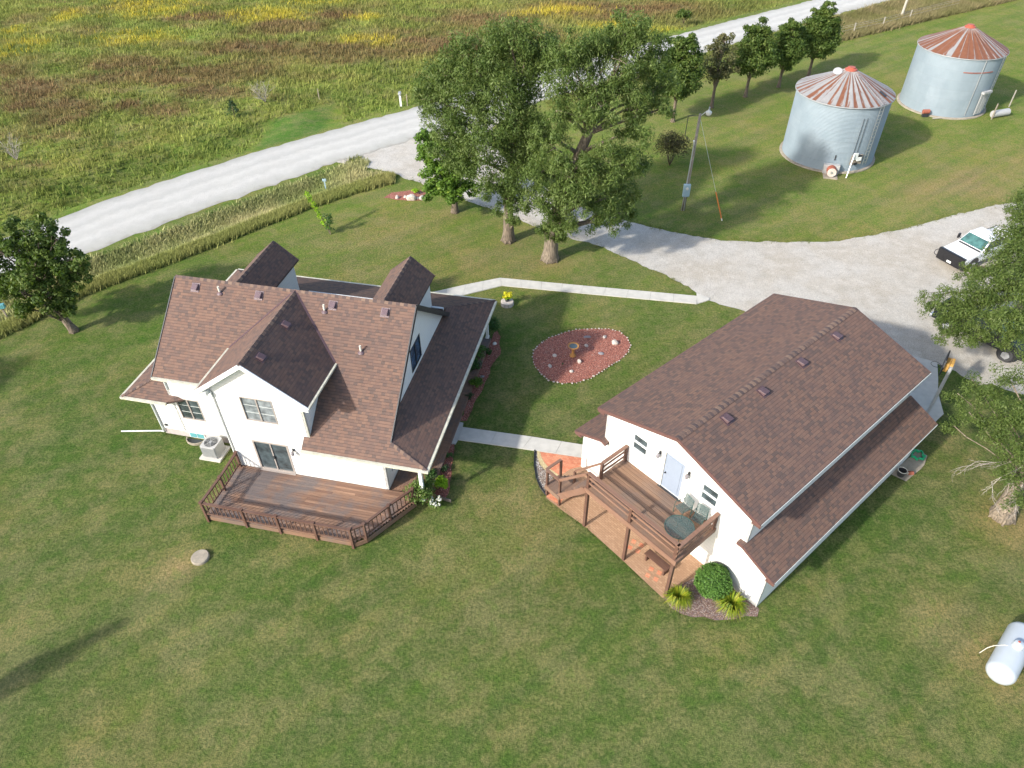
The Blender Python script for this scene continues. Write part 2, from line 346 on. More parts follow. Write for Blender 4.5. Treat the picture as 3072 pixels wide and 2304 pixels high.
M['river'] = mat_speckle('mixed_river_pebbles', [(0, (.30, .24, .19)), (.25, (.44, .37, .3)), (.5, (.24, .17, .14)), (.7, (.52, .46, .40)), (.88, (.65, .62, .58))], 17)
M['peb'] = mat_speckle('brown_pebble_bed', [(0, (.22, .13, .10)), (.3, (.34, .22, .17)), (.55, (.27, .20, .19)), (.8, (.42, .33, .28))], 22)
def mat_brick(name, c1, c2, mortar, rot=0., w=.2, h=.1):
    n = N(name); mp = n.n('Mapping'); mp.inputs['Rotation'].default_value = (0, 0, rot); n.t.links.new(n.pos(), mp.inputs[0])
    b = n.n('TexBrick'); n.t.links.new(mp.outputs[0], b.inputs['Vector']); b.inputs['Scale'].default_value = 1
    b.inputs['Brick Width'].default_value = w; b.inputs['Row Height'].default_value = h; b.inputs['Mortar Size'].default_value = .006
    n.put(b.inputs['Color1'], c1); n.put(b.inputs['Color2'], c2); n.put(b.inputs['Mortar'], mortar)
    d = n.noise(1.7, 5, n.pos()); c = n.mix(n.rng(d, .4, .7, 0, .4), b.outputs[0], scl(c1, .75)); g = n.noise(30, 3, n.pos())
    c = n.mix(n.rng(g, .35, .7, 0, .3), c, scl(c2, 1.3)); return n.out(c, .88, 0, b.outputs['Fac'], -.01)
M['tanbrick'] = mat_brick('tan_patio_brick', (.30, .175, .10), (.40, .25, .15), (.17, .10, .06), .87)
M['redbrick'] = mat_brick('red_patio_brick', (.50, .14, .07), (.60, .27, .15), (.33, .17, .10), .45)
M['yelbrick'] = mat_brick('pale_yellow_edge_brick', (.46, .36, .18), (.52, .44, .25), (.24, .16, .08), .2, .1, .2)
def mat_galv():
    n = N('galvanised_corrugated_steel'); o = n.sep(n.obj()); a = n.noise(.8, 5, n.obj(), .6); s = n.noise(1.5, 4, n.obj(), st=(5, 5, .35))
    ang = n.math('ARCTAN2', o[1], o[0]); sh = n.math('FLOOR', n.math('MULTIPLY', ang, 3.2)); rw = n.math('FLOOR', n.math('DIVIDE', o[2], .86))
    w = n.n('TexWhiteNoise', noise_dimensions='2D'); n.put(w.inputs['Vector'], n.comb(sh, rw))
    c = n.mix(n.rng(a, .3, .7), (.19, .235, .265), (.245, .295, .325)); c = n.mix(n.math('MULTIPLY', w.outputs[0], .35), c, (.16, .21, .24))
    c = n.mix(n.rng(s, .58, .75, 0, .35), c, (.22, .24, .27))
    fr = n.math('FRACT', n.math('DIVIDE', o[2], .86)); c = n.mix(n.math('MULTIPLY', n.math('LESS_THAN', fr, .03), .4), c, (.18, .2, .22))
    return n.out(c, .7, 0)
M['galv'] = mat_galv()
def mat_rust(name, wid, amt):
    n = N(name); o = n.sep(n.obj()); ang = n.math('MULTIPLY', n.math('ADD', n.math('ARCTAN2', o[1], o[0]), PI), 36/(2*PI))
    r = n.math('SQRT', n.math('ADD', n.math('MULTIPLY', o[0], o[0]), n.math('MULTIPLY', o[1], o[1])))
    w = n.n('TexWhiteNoise', noise_dimensions='1D'); n.put(w.inputs['W'], n.math('FLOOR', ang)); fa = n.math('FRACT', ang)
    st = n.noise(1., 5, n.comb(n.math('MULTIPLY', ang, 2.5), n.math('MULTIPLY', r, .7)), .7)
    sh = n.math('ADD', n.math('MULTIPLY', w.outputs[0], wid*1.3), n.math('MULTIPLY', n.math('SUBTRACT', st, .5), 1.6))
    k = n.math('MULTIPLY', n.rng(n.math('SUBTRACT', n.math('ADD', sh, amt), fa), -.06, .10), n.rng(r, .3, 1.1, .45, 1.))
    rc = n.mix(n.noise(3, 4, n.obj()), (.125, .045, .022), (.215, .088, .042)); w2 = n.noise(2.5, 4, n.obj())
    c = n.mix(k, n.mix(w2, (.20, .195, .19), (.32, .315, .30)), rc); c = n.mix(n.math('MULTIPLY', n.math('LESS_THAN', fa, .06), .6), c, (.2, .16, .15))
    return n.out(c, .6, .1)
M['rustA'] = mat_rust('rust_streaked_bin_roof', .5, .06); M['rustB'] = mat_rust('heavily_rusted_bin_roof', .75, .38)
# ------------------------------------------------------------------ setting: ground, road, gravel, paths
def RU(x): return np.interp(x, [-400, -90, -37.9, -33.1, -28.2, -23.1, -17.1, -12.1, -9.2, 18.8, 25.1, 35.1, 43.2, 400], [-235, 8, 47.2, 52.6, 57.2, 61.7, 66.4, 70.1, 72.2, 93.1, 97.7, 104.6, 110.2, 385])
def RL(x): return np.interp(x, [-400, -90, -34.8, -27.7, -24.7, -21.1, -17.7, -14.9, 22.2, 27.1, 36.6, 43.0, 53.2, 400], [-250, -2, 41.2, 48.0, 50.9, 54.2, 57.4, 59.9, 87.3, 90.9, 98.0, 102.4, 109.4, 372])
def RR(x): return np.interp(x, [-90, -31.7, -30.6, -28.3, -24.3, -21.6, -19.5, -15.9, -11.7, -10.3], [-18, 35.3, 36.7, 40.0, 43.4, 45.8, 47.9, 51.3, 54.4, 55.3])
def fx(y): return None
BROWN = [(-21.2,89,9.1,3.6),(-28,84.6,3.3,3.3),(-30.9,91.5,5.9,3),(-36.8,81.8,10.8,2.6),(-31.1,76.9,4.1,2),(-44.9,71.6,3.9,3.3),(-34.4,72.3,1.8,1.6),(-38.5,73.4,1.6,1.4),(-50.9,78.1,4.2,3.8),(-22.8,104.9,2.3,2.8),(-28,99.1,5,3),(-5.5,92,11.7,4.4),(17.3,105.2,18.1,4.6),(-3.3,100.7,7.5,3.4),(-50.3,73.3,1.6,2.3),(-42.8,86.4,4.5,2.1),(12,115,14,3),(-40,104,7,2),(-58,84,6,2.5)]
YELL = [(-48.3,109.7,6.8,4.7),(-60.1,92.5,3.1,3.3),(-46.1,95,4.8,2.9),(-31.7,104.4,5.2,3.2),(-17.3,93.2,2.8,1.9),(-63.5,99.2,2,1.9),(-26.7,111.7,4.1,2.1),(-20,103.5,2.6,1.3),(-59.3,104.6,1.6,3),(6.9,104.7,5.2,2.7),(-55,120,12,5),(-20,122,14,4),(16,98.5,5,1.6)]
def blob(x, y, L, j=.5):
    xx = x+(fbm(x, y, 6, 31)-.5)*9*j; yy = y+(fbm(x, y, 5, 47)-.5)*7*j; o = np.zeros_like(x)
    for cx, cy, a, b in L: o = np.maximum(o, np.exp(-(((xx-cx)/a)**2+((yy-cy)/b)**2)**1.3*.9))
    return o
def field_col(x, y):                                    # natural colour of the meadow plants
    x = np.asarray(x, float); y = np.asarray(y, float)
    g = fbm(x, y*1.4, 7, 3)[:, None]; g2 = fbm(x, y, 2.2, 9)[:, None]; g3 = fbm(x*.6, y*1.8, 3.5, 71)[:, None]
    c = np.array([.098, .130, .028])*(1-g)+np.array([.180, .185, .045])*g
    c = c*(.6+.8*g2)
    k = np.clip((g3-.5)*3, 0, 1); c = c*(1-k)+np.array([.165, .135, .052])*k
    b = np.clip(blob(x, y, BROWN)*1.15, 0, .85)[:, None]*np.clip(.45+1.1*g3, 0, 1); c = c*(1-b)+np.array([.120, .074, .038])*(.75+.6*g2)*b*1.
    yl = np.clip(blob(x, y, YELL)*1.2-.1, 0, 1)[:, None]*np.clip((g2-.30)*2.0, 0, .8); c = c*(1-yl)+np.array([.33, .27, .030])*yl
    d = (y-RU(x))[:, None]; e = np.clip(1-(d-1)/10, 0, 1)*.65; c = c*(1-e)+(np.array([.105, .150, .028])*(.65+.8*g))*e
    return c
def lawn_col(x, y):
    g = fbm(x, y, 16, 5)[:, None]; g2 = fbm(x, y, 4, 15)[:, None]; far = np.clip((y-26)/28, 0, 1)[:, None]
    a = np.array([.074, .103, .029])*(1-far)+np.array([.128, .160, .034])*far  # grass greens; near lawn darkened in colour for vignette and viewing-angle shading
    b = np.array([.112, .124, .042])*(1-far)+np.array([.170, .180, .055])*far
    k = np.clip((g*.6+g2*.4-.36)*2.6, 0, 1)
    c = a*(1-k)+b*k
    for cx, cy, r, s in ((38, 54.5, 3.2, .8), (33, 52.5, 2.6, .6), (44, 57, 3, .5), (-14.9, 18.6, .9, .9), (-1.5, 18.5, 4, .25), (.5, 21.5, 2, .3), (24.3, 20.3, 2.4, .8), (19, 14, 3, .45), (-8, 47, 5, .4), (-1.5, 42.8, 2.2, .35), (2.7, 43.2, 1.6, .6), (-.3, 46, 1.3, .6), (-4.4, 50.3, 1, .6), (20.5, 26, 3, .25)):
        q = np.exp(-(((x-cx)**2+(y-cy)**2)/r**2))[:, None]*s*(.5+g2); q = np.clip(q, 0, 1); c = c*(1-q)+np.array([.24, .175, .088])*q
    return c
def gauss(t, a, b): return np.where((t > a) & (t < b), np.sin(np.clip((t-a)/(b-a), 0, 1)*PI), 0)
def ground_z(x, y):
    dn = (y-RU(x))*.78; ds = (RL(x)-y)*.78
    z = -.55*gauss(dn, .8, 6.5)*(1-np.exp(-((x+20.5)**2)/9))
    z += -.55*gauss(ds, .9, 4.6)*np.clip((-13.5-x)/3, 0, 1)
    z += -.35*gauss(ds, .9, 5.)*np.clip((x-24)/6, 0, 1)
    z += .35*np.clip((dn-8)/10, 0, 1)*(fbm(x, y, 14, 8)-.3)
    return z
xs = np.concatenate([[-1800, -700, -300, -150, -110], np.arange(-90, 96, .75), [115, 160, 300, 700, 1800]])
ys = np.concatenate([[-1800, -700, -300, -120, -50], np.arange(-16, 152, .75), [170, 220, 320, 700, 1800]])
X, Y = np.meshgrid(xs, ys); x, y = X.ravel(), Y.ravel(); Z = ground_z(x, y)
nx, ny = len(xs), len(ys); ii = (np.arange(ny-1)[:, None]*nx+np.arange(nx-1)).ravel()
fld = np.clip((y-RU(x))/1.4, 0, 1)[:, None]; crs = (np.clip((3.2-np.abs(x+20.4+(y-70)*.05))/.8, 0, 1)*np.clip((6.4-(y-RU(x))*.78)/.8, 0, 1)*np.clip((y-RU(x))/.8, 0, 1))[:, None]
dit = (np.clip((RL(x)-y)/1., 0, 1)*np.clip((y-RR(x))/.6, 0, 1)*np.clip((-11-x)/2, 0, 1))[:, None]
fst = (np.clip((x-38)/2, 0, 1)*np.clip((RL(x)-y)/1.5, 0, 1)*np.clip((y-(93.2+(x-42)*.57))/1., 0, 1))[:, None]
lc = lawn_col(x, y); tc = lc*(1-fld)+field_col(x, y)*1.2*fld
tc = tc*(1-crs)+np.array([.085, .145, .030])*crs; tc = tc*(1-dit)+(np.array([.11, .15, .04])*(.6+.8*fbm(x, y, 3, 4)[:, None]))*dit; tc = tc*(1-fst)+np.array([.16, .14, .06])*fst
me = bpy.data.meshes.new('ground'); me.from_pydata(np.stack([x, y, Z], 1).tolist(), [], np.stack([ii, ii+1, ii+nx+1, ii+nx], 1).tolist())
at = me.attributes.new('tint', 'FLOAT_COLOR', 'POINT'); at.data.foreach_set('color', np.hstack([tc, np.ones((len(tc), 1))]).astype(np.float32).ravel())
me.materials.append(M['ground']); me.polygons.foreach_set('use_smooth', [True]*len(me.polygons))
tag_o = bpy.data.objects.new('ground', me); COL.objects.link(tag_o)
tag(tag_o, 'mown green lawn with dry patches and the rough meadow beyond the road', 'ground', kind='structure')

def dens(pts, step, jit, closed=True):
    out = []; n = len(pts)
    for i in range(n if closed else n-1):
        a, b = Vector(pts[i]), Vector(pts[(i+1) % n]); L = (b-a).length; k = max(1, int(L/step)); nn = Vector((-(b-a).y, (b-a).x))/max(L, 1e-6)
        for j in range(k):
            p = a.lerp(b, j/k); q = random.uniform(-jit, jit) + jit*1.5*(float(vn(p.x, p.y, 1.1, 5))-.5)*2
            out.append(p+nn*q)
    if not closed: out.append(Vector(pts[-1]))
    return out
def sheet(name, pts, z, mat, label, cat, kind='structure', step=.35, jit=.05, group=None):
    P = dens([p[:2] for p in pts], step, jit); v = [Vector((p.x, p.y, z)) for p in P]
    tri = tessellate_polygon([v]); mb = MB(); mb.add(v, [t if (v[t[1]]-v[t[0]]).cross(v[t[2]]-v[t[0]]).z > 0 else t[::-1] for t in tri])
    return tag(mb.build(name, mat), label, cat, group, kind)
# county road: strip with metre UVs across
mb = MB(); P = []; Q = []
for xx in np.arange(-140, 150, .5):
    u = Vector((xx-2, float(RU(xx-2)))); l = Vector((xx+2, float(RL(xx+2))))
    P.append(u+Vector((-.6, .8))*random.uniform(-.14, .14)); Q.append(l+Vector((-.6, .8))*random.uniform(-.22, .22))
K = 6; vs = []; uvs = []
for i in range(len(P)):
    for k in range(K+1):
        f = k/K; p = P[i].lerp(Q[i], f); vs.append((p.x, p.y, .012+.10*math.sin(PI*f))); uvs.append((i*.5, f))
fs = [(i*(K+1)+k, i*(K+1)+k+1, (i+1)*(K+1)+k+1, (i+1)*(K+1)+k)[::-1] for i in range(len(P)-1) for k in range(K)]
mb.add(vs, fs, [[uvs[k] for k in f] for f in fs]); mb.V = [tuple(v) for v in vs]
tag(mb.build('road', M['road']), 'white gravel county road with two paler wheel tracks', 'road', kind='structure')
sheet('driveway', [(-16.2, 60.3), (-13.3, 58.9), (-11.4, 58.3), (-9.9, 57.5), (-7.4, 55.6), (-4.2, 52.9), (-.7, 50.5), (2.5, 47.9), (3.8, 47), (6, 45.7), (10.6, 41.5), (12.2, 39.6), (13, 38.5), (14.9, 37.3), (17.5, 34.5), (20.5, 32.5), (23, 32), (24.85, 31.86), (25.57, 31.2), (26.4, 29.97), (27.1, 30.1), (30, 28), (38, 27), (48, 34), (48, 52), (39.6, 51.4), (35.6, 50.0), (29.5, 47.4), (24.2, 45.8), (20.1, 45.6), (15.4, 46.0), (12.9, 46.9), (11.6, 47.4), (6.5, 50.3), (3.8, 53.3), (.3, 58.6), (-1.8, 63.4), (-1.5, 67.2), (2, 72.5), (-4, 73)], .006, M['driveway'] if 'driveway' in M else M['drive'], 'pale gravel driveway curving from the road to the yard behind the garage', 'driveway', jit=.07, step=.3)
def slabs(name, prs, label, z0=-.05, z1=.055, gap=.012, mat='conc'):   # concrete walk cut in slabs
    mb = MB()
    for i in range(len(prs)-1):
        (a, b), (c, d) = prs[i], prs[i+1]; a, b, c, d = [Vector((*p, z0)) for p in (a, b, c, d)]
        n = max(1, round((c-a).length/1.55)); g = gap/max((c-a).length/n, .1)
        for k in range(n):
            t0, t1 = k/n+g/2/n, (k+1)/n-g/2/n; q = [a.lerp(c, t0), b.lerp(d, t0), b.lerp(d, t1), a.lerp(c, t1)]
            if (q[1]-q[0]).cross(q[2]-q[0]).z < 0: q.reverse()
            mb.prism(q, (0, 0, z1-z0))
    return tag(mb.build(name, M[mat]), label, 'path', kind='structure')
slabs('footpath', [((-8.2, 38.6), (-7.6, 37.6)), ((-3, 40.6), (-3.2, 39.35)), ((-.74, 41.36), (-.58, 40.43)), ((4.9, 40.3), (4.6, 39.45)), ((12.2, 38.97), (12.02, 38.09))], 'pale concrete path bending from the house porch to the driveway')
slabs('footpath', [((12.25, 39.3), (12.05, 38.09)), ((13.0, 38.75), (12.9, 38.5))], 'small triangular concrete end of the path at the driveway', gap=.0)
slabs('footpath', [((-3.19, 27.6), (-3.56, 26.0)), ((-2.64, 27.43), (-2.98, 25.88)), ((-2.66, 27.11), (-2.87, 26.19)), ((1.02, 26.34), (.5, 25.5)), ((4.1, 25.62), (3.9, 24.76))], 'concrete path running from the porch to the garage corner')
sheet('pavement', [(16, 36), (23.2, 32.9), (24.03, 32.45), (24.87, 31.98), (24.3, 30.6), (23.76, 29.43), (23.3, 27.7), (22.7, 27.2), (20, 24.6), (14, 30)], .05, M['conc'], 'pale concrete apron behind the garage under the basketball hoop', 'pavement', step=2, jit=0)
for i, (a, b, z) in enumerate((((20.9, 21.4), .0, 0),)): pass
# patio of tan brick with the red brick corner and the pale border
sheet('patio', [(1.55, 22.25), (3.3, 20.56), (4.85, 18.63), (6.33, 16.75), (7.38, 17.48), (7.84, 17.75), (8.7, 18.1), (6, 21.4), (3.6, 24.3), (2.9, 24.1), (2.1, 23.4)], .03, M['tanbrick'], 'tan brick patio under the raised garage deck', 'patio', step=1, jit=.015)
sheet('patio', [(1.39, 25.27), (3.6, 24.8), (3.6, 24.28), (2.9, 24.08), (2.25, 23.55), (2.22, 23.75), (1.85, 24.1), (1.6, 24.5), (1.45, 24.9)], .035, M['redbrick'], 'red brick corner of the patio beside the concrete path', 'patio', step=1, jit=.0)
sheet('brick_edging', [(1.25, 25.35), (1.40, 25.27), (1.46, 24.9), (1.61, 24.5), (1.86, 24.1), (2.23, 23.74), (2.4, 23.5), (2.22, 23.38), (2.0, 23.6), (1.65, 23.95), (1.38, 24.4), (1.25, 24.9)], .045, M['yelbrick'], 'curved border of pale yellow bricks round the red brick corner', 'edging', step=1, jit=0)
sheet('patio', [(1.62, 22.3), (2.2, 21.8), (2.6, 22.5), (2.2, 23.1), (1.75, 22.9)], .036, M['redbrick'], 'small red brick area beneath the stair landing of the garage deck', 'patio', step=1, jit=0)
sheet('river_pebbles', [(1.12, 25.35), (1.25, 25.33), (1.25, 24.9), (1.38, 24.4), (1.65, 23.95), (2.0, 23.6), (1.85, 22.9), (1.62, 22.4), (1.37, 22.84), (1.18, 23.5), (1.1, 24.4)], .02, M['river'], 'pale river pebbles between the black edging and the brick border', 'pebbles', 'stuff', step=.3, jit=.01)
sheet('pebble_bed', [(6.32, 16.76), (6.62, 16.23), (7.46, 15.8), (8.74, 15.62), (10.1, 15.85), (10.33, 16.2), (9.2, 17.6), (8.6, 18.2), (7.84, 17.75), (7.38, 17.48)], .02, M['peb'], 'brown pebble bed round the clipped globe bush by the garage', 'pebbles', 'stuff', jit=.06)
OVAL = [(1.23, 32.95), (1.32, 32.24), (1.61, 31.49), (2.11, 30.78), (2.88, 30.54), (3.67, 30.56), (4.57, 30.97), (5.54, 31.83), (6.33, 32.5), (6.97, 33.27), (7.2, 33.92), (7.1, 34.67), (6.66, 35.29), (6.08, 35.57), (4.99, 35.59), (4.04, 35.53), (3.31, 35.27), (2.29, 34.72), (1.66, 34.1), (1.32, 33.52)]
sheet('mulch', OVAL, .03, M['mulch'], 'oval bed of red bark mulch ringed with small stones', 'mulch', 'stuff', jit=.02)
sheet('mulch', [(-10.23, 53.09), (-9.6, 53.94), (-8.15, 54.4), (-7.06, 54.35), (-6.47, 53.75), (-6.79, 52.74), (-7.98, 52.5), (-9.14, 52.7)], .03, M['mulch'], 'small red mulch bed with boulders near the driveway', 'mulch', 'stuff', jit=.05)
HX, HY, HT = -13.796, 24.342, -.223; GX, GY, GT = 3.464, 24.248, -.870
def Hw(u, v): return (HX+math.cos(HT)*u-math.sin(HT)*v, HY+math.sin(HT)*u+math.cos(HT)*v)
def Gw(u, v): return (GX+math.cos(GT)*u-math.sin(GT)*v, GY+math.sin(GT)*u+math.cos(GT)*v)
sheet('mulch', [(-.66, 34.9), (-.72, 33.26), (-1.17, 32.35), (-1.58, 30.32), (-2.04, 28.88), (-2.47, 27.62), (-3.2, 27.62), Hw(9.85, 5.2), Hw(9.85, 12.4), (-.9, 35.6)], .02, M['mulch'], 'red mulch bed along the porch, beyond the side path', 'mulch', 'stuff', jit=.06)
sheet('mulch', [(-3.0, 25.86), (-3.02, 24.37), (-3.02, 22.9), (-3.34, 22.23), (-3.9, 21.9), (-4.6, 22.5), Hw(9.85, .4), Hw(9.85, 3.3), (-3.56, 25.98)], .02, M['mulch'], 'red mulch bed at the porch corner by the wooden deck', 'mulch', 'stuff', jit=.06)
sheet('concrete_pad', [Gw(10.5, 13.9), Gw(11.06, 13.78), Gw(11.25, 13.04), Gw(11.17, 11.32), Gw(10.46, 11.2)], .05, M['conc_old'], 'rough grey concrete pad beside the garage lean-to', 'pad', step=.4, jit=.02)

# ------------------------------------------------------------------ tall grass as stuff
def blades(name, px, py, h, w, col, label, cat, lean=.35, per=5, spread=.22):
    n = len(px); k = n*per; bx = np.repeat(px, per)+RNG.normal(0, spread, k); by = np.repeat(py, per)+RNG.normal(0, spread, k)
    bh = np.repeat(h, per)*RNG.uniform(.55, 1.15, k); a = RNG.uniform(0, 2*PI, k); ww = w*RNG.uniform(.6, 1.4, k)
    lx, ly = RNG.normal(0, lean, k)*bh+.12*bh, RNG.normal(0, lean, k)*bh+.08*bh; z = ground_z(bx, by)-.03
    A = np.stack([bx-np.cos(a)*ww, by-np.sin(a)*ww, z], 1); B = np.stack([bx+np.cos(a)*ww, by+np.sin(a)*ww, z], 1)
    T = np.stack([bx+lx, by+ly, z+bh], 1); V = np.stack([A, B, T], 1).reshape(-1, 3)
    c = np.repeat(col, per, 0)*RNG.uniform(.78, 1.25, (k, 1)); c = np.stack([c*.9, c*.9, c*1.1], 1).reshape(-1, 3)
    return tag(npmesh(name, V, 3, M['blade'], col=np.clip(c, 0, 1)), label, cat, kind='stuff')
n = 80000; x = RNG.uniform(-88, 75, n); y = RNG.uniform(30, 150, n); d = (y-RU(x))*.78
k = (d > 1.1) & ~((np.abs(x+20.4+(y-70)*.05) < 3.4) & (d < 6.3)) & (y < 150-abs(x)*.2) & (np.abs(x)*.62 < y+12); x, y, d = x[k], y[k], d[k]
hh = (.45+.5*fbm(x, y, 5, 22))*np.clip(.35+d/5, 0, 1)
fc = field_col(x, y)*1.5; yb = blob(x, y, YELL); pk = (RNG.uniform(0, 1, len(x)) < yb*.42)[:, None]; fc = np.where(pk, np.array([.46, .38, .045]), fc)
blades('meadow_grass', x, y, hh*.72, .06, fc, 'tall meadow of green, rusty brown and yellow flowering plants beyond the road', 'meadow', per=5, spread=.35)
n = 26000; x = RNG.uniform(-60, -10.5, n); f = RNG.uniform(0, 1, n); y = RR(x)+f*(RL(x)-RR(x)); k = (y < RL(x)-1.5)&(y > RR(x)+1.4)&((x < -12.5)|(y < 57.3)); x, y = x[k], y[k]
g = fbm(x, y, 3, 44)[:, None]; c = np.array([.17, .25, .06])*(1-g)+np.array([.50, .43, .23])*g
blades('ditch_grass', x, y, .18+.3*g[:, 0], .05, c, 'mixed green and straw weeds in the ditch beside the road', 'weeds')
n = 15000; x = RNG.uniform(-60, -9.8, n); y = RR(x)+RNG.uniform(.15, 1.6, n)**1.1; g = fbm(x, y, 4, 54)[:, None]
c = np.array([.24, .28, .075])*(1-g)+np.array([.34, .31, .12])*g
blades('grass_strip', x, y, .38+.22*g[:, 0], .04, c, 'uncut strip of tall yellow-green grass edging the front lawn', 'tall grass', lean=.22, per=6, spread=.12)
n = 15000; x = RNG.uniform(37, 74, n); y = 92.9+(x-42)*.57+RNG.uniform(0, 1, n)**1.3*(RL(x)-1.2-(92.9+(x-42)*.57)); g = fbm(x, y, 3, 64)[:, None]
c = np.array([.12, .135, .035])*(1-g)+np.array([.30, .24, .13])*g
blades('fence_weeds', x, y, .35+.5*g[:, 0], .06, c, 'straw coloured weeds along the wire fence past the far bin', 'weeds')
n = 9000; x = RNG.uniform(-14, 38, n); y = RL(x)-RNG.uniform(.3, 2.3, n); k = (x > 4)|(x < -13.2); x, y = x[k], y[k]
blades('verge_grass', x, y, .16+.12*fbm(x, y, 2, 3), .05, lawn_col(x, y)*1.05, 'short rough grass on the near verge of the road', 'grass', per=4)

def fringe(name, lines, h, label, dn=16, off=.06):
    px = []; py = []
    for L in lines:
        for a, b in zip(L, L[1:]):
            a, b = np.array(a), np.array(b); n_ = int(np.hypot(*(b-a))*dn); t_ = RNG.uniform(0, 1, n_)[:, None]; q = a+(b-a)*t_+RNG.normal(0, off, (n_, 2)); px.append(q[:, 0]); py.append(q[:, 1])
    px, py = np.concatenate(px), np.concatenate(py); k = fbm(px, py, .9, 12) > .38; px, py = px[k], py[k]
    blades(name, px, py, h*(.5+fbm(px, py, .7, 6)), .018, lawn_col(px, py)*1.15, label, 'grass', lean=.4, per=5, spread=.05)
fringe('edge_grass', [[(1.05, 25.4), (1.02, 24.4), (1.1, 23.4), (1.3, 22.7), (1.6, 22.2), (3.28, 20.5), (4.82, 18.55), (6.3, 16.68), (6.6, 16.15), (7.46, 15.72), (8.74, 15.55), (10.1, 15.75)], OVAL+OVAL[:1], [Gw(10.5, 0), Gw(10.5, 11.2)], [Hw(-5.2, 1.45), Hw(-3.9, 1.4)], [Hw(-2.6, 1.4), Hw(0, -.05)], [(-3.0, 22.9), (-3.02, 25.8)], [(-2.5, 27.5), (-1.55, 30.3), (-1.1, 32.3), (-.66, 34.8)], [(.6, 37.9), (-.7, 38.0), (-.7, 38.7)]], .11, 'longer untrimmed grass along the walls, beds and patio edge')
fringe('verge_tufts', [[(-12.4, 58.5), (-9.9, 57.45), (-7.4, 55.55), (-4.2, 52.85), (-.7, 50.4), (2.5, 47.8), (6, 45.6), (10.6, 41.4), (12.1, 39.6)], [(39.6, 51.45), (35.6, 50.05), (29.5, 47.45), (24.2, 45.85), (20.1, 45.65), (15.4, 46.1), (12.9, 47), (11.6, 47.5), (6.5, 50.4), (3.8, 53.4), (.3, 58.7)]], .16, 'ragged tufts of grass creeping over the gravel driveway edges', 12, .16)

# ------------------------------------------------------------------ trees and shrubs
def leaves(name, mat, clusters, n, size, asp, parent, base, droop=0., flat=.35, seed=0):
    """clusters: (k,4) centre+radius; n leaves each. Each leaf is a diamond-shaped face."""
    rng = np.random.default_rng(seed); C = np.asarray(clusters, float); k = len(C)
    c = np.repeat(C, n, 0); N_ = len(c); d = rng.normal(0, 1, (N_, 3)); d /= np.linalg.norm(d, axis=1)[:, None]+1e-9
    r = rng.uniform(0, 1, N_)**.45; off = d*r[:, None]*c[:, 3:4]; off[:, 2] *= .75
    if droop: off[:, 2] -= droop*rng.uniform(0, 1, N_)*c[:, 3]
    p = c[:, :3]+off-np.array(base)
    nr = d*.8+rng.normal(0, .6, (N_, 3)); nr[:, 2] += flat; nr /= np.linalg.norm(nr, axis=1)[:, None]
    t = rng.normal(0, 1, (N_, 3)); t[:, 2] -= droop*1.5; t -= nr*(t*nr).sum(1)[:, None]; t /= np.linalg.norm(t, axis=1)[:, None]
    b = np.cross(nr, t); s = (size*rng.uniform(.6, 1.35, N_))[:, None]; w = s*asp
    V = np.stack([p-t*s, p+b*w, p+t*s, p-b*w], 1).reshape(-1, 3)
    cv = np.repeat(rng.uniform(-.22, .22, k), n); var = np.clip(.42+cv+rng.normal(0, .2, N_), 0, 1)
    return npmesh(name, V, 4, mat, var=np.repeat(var, 4), parent=parent)
def shell(lobes, dens_, seed, inner=.35, rc=(.28, .5)):      # cluster centres spread over the lobes
    rng = np.random.default_rng(seed); out = []
    for L in lobes:
        cx, cy, cz, rx = L[:4]; rz = L[4] if len(L) > 4 else rx*.9; k = max(5, int(dens_*rx*rx))
        for _ in range(k):
            d = rng.normal(0, 1, 3); d /= np.linalg.norm(d); r = 1 if rng.random() > inner else rng.uniform(.2, .85); r *= rng.uniform(.78, 1.06)
            out.append((cx+d[0]*rx*r, cy+d[1]*rx*r, cz+d[2]*rz*r, max(.34, rx*rng.uniform(*rc))))
    return out
def limb(mb, a, b, r0, r1, bend=.12, n=5, seg=7):
    a, b = Vector(a), Vector(b); L = (b-a).length; pts = []
    for i in range(n+1):
        t = i/n; p = a.lerp(b, t); k = math.sin(PI*t)*L*bend; p += Vector((random.uniform(-1, 1), random.uniform(-1, 1), .5))*k*.6; pts.append(p)
    pts[0], pts[-1] = a, b
    mb.tube(pts, [r0+(r1-r0)*i/n for i in range(n+1)], seg); return pts
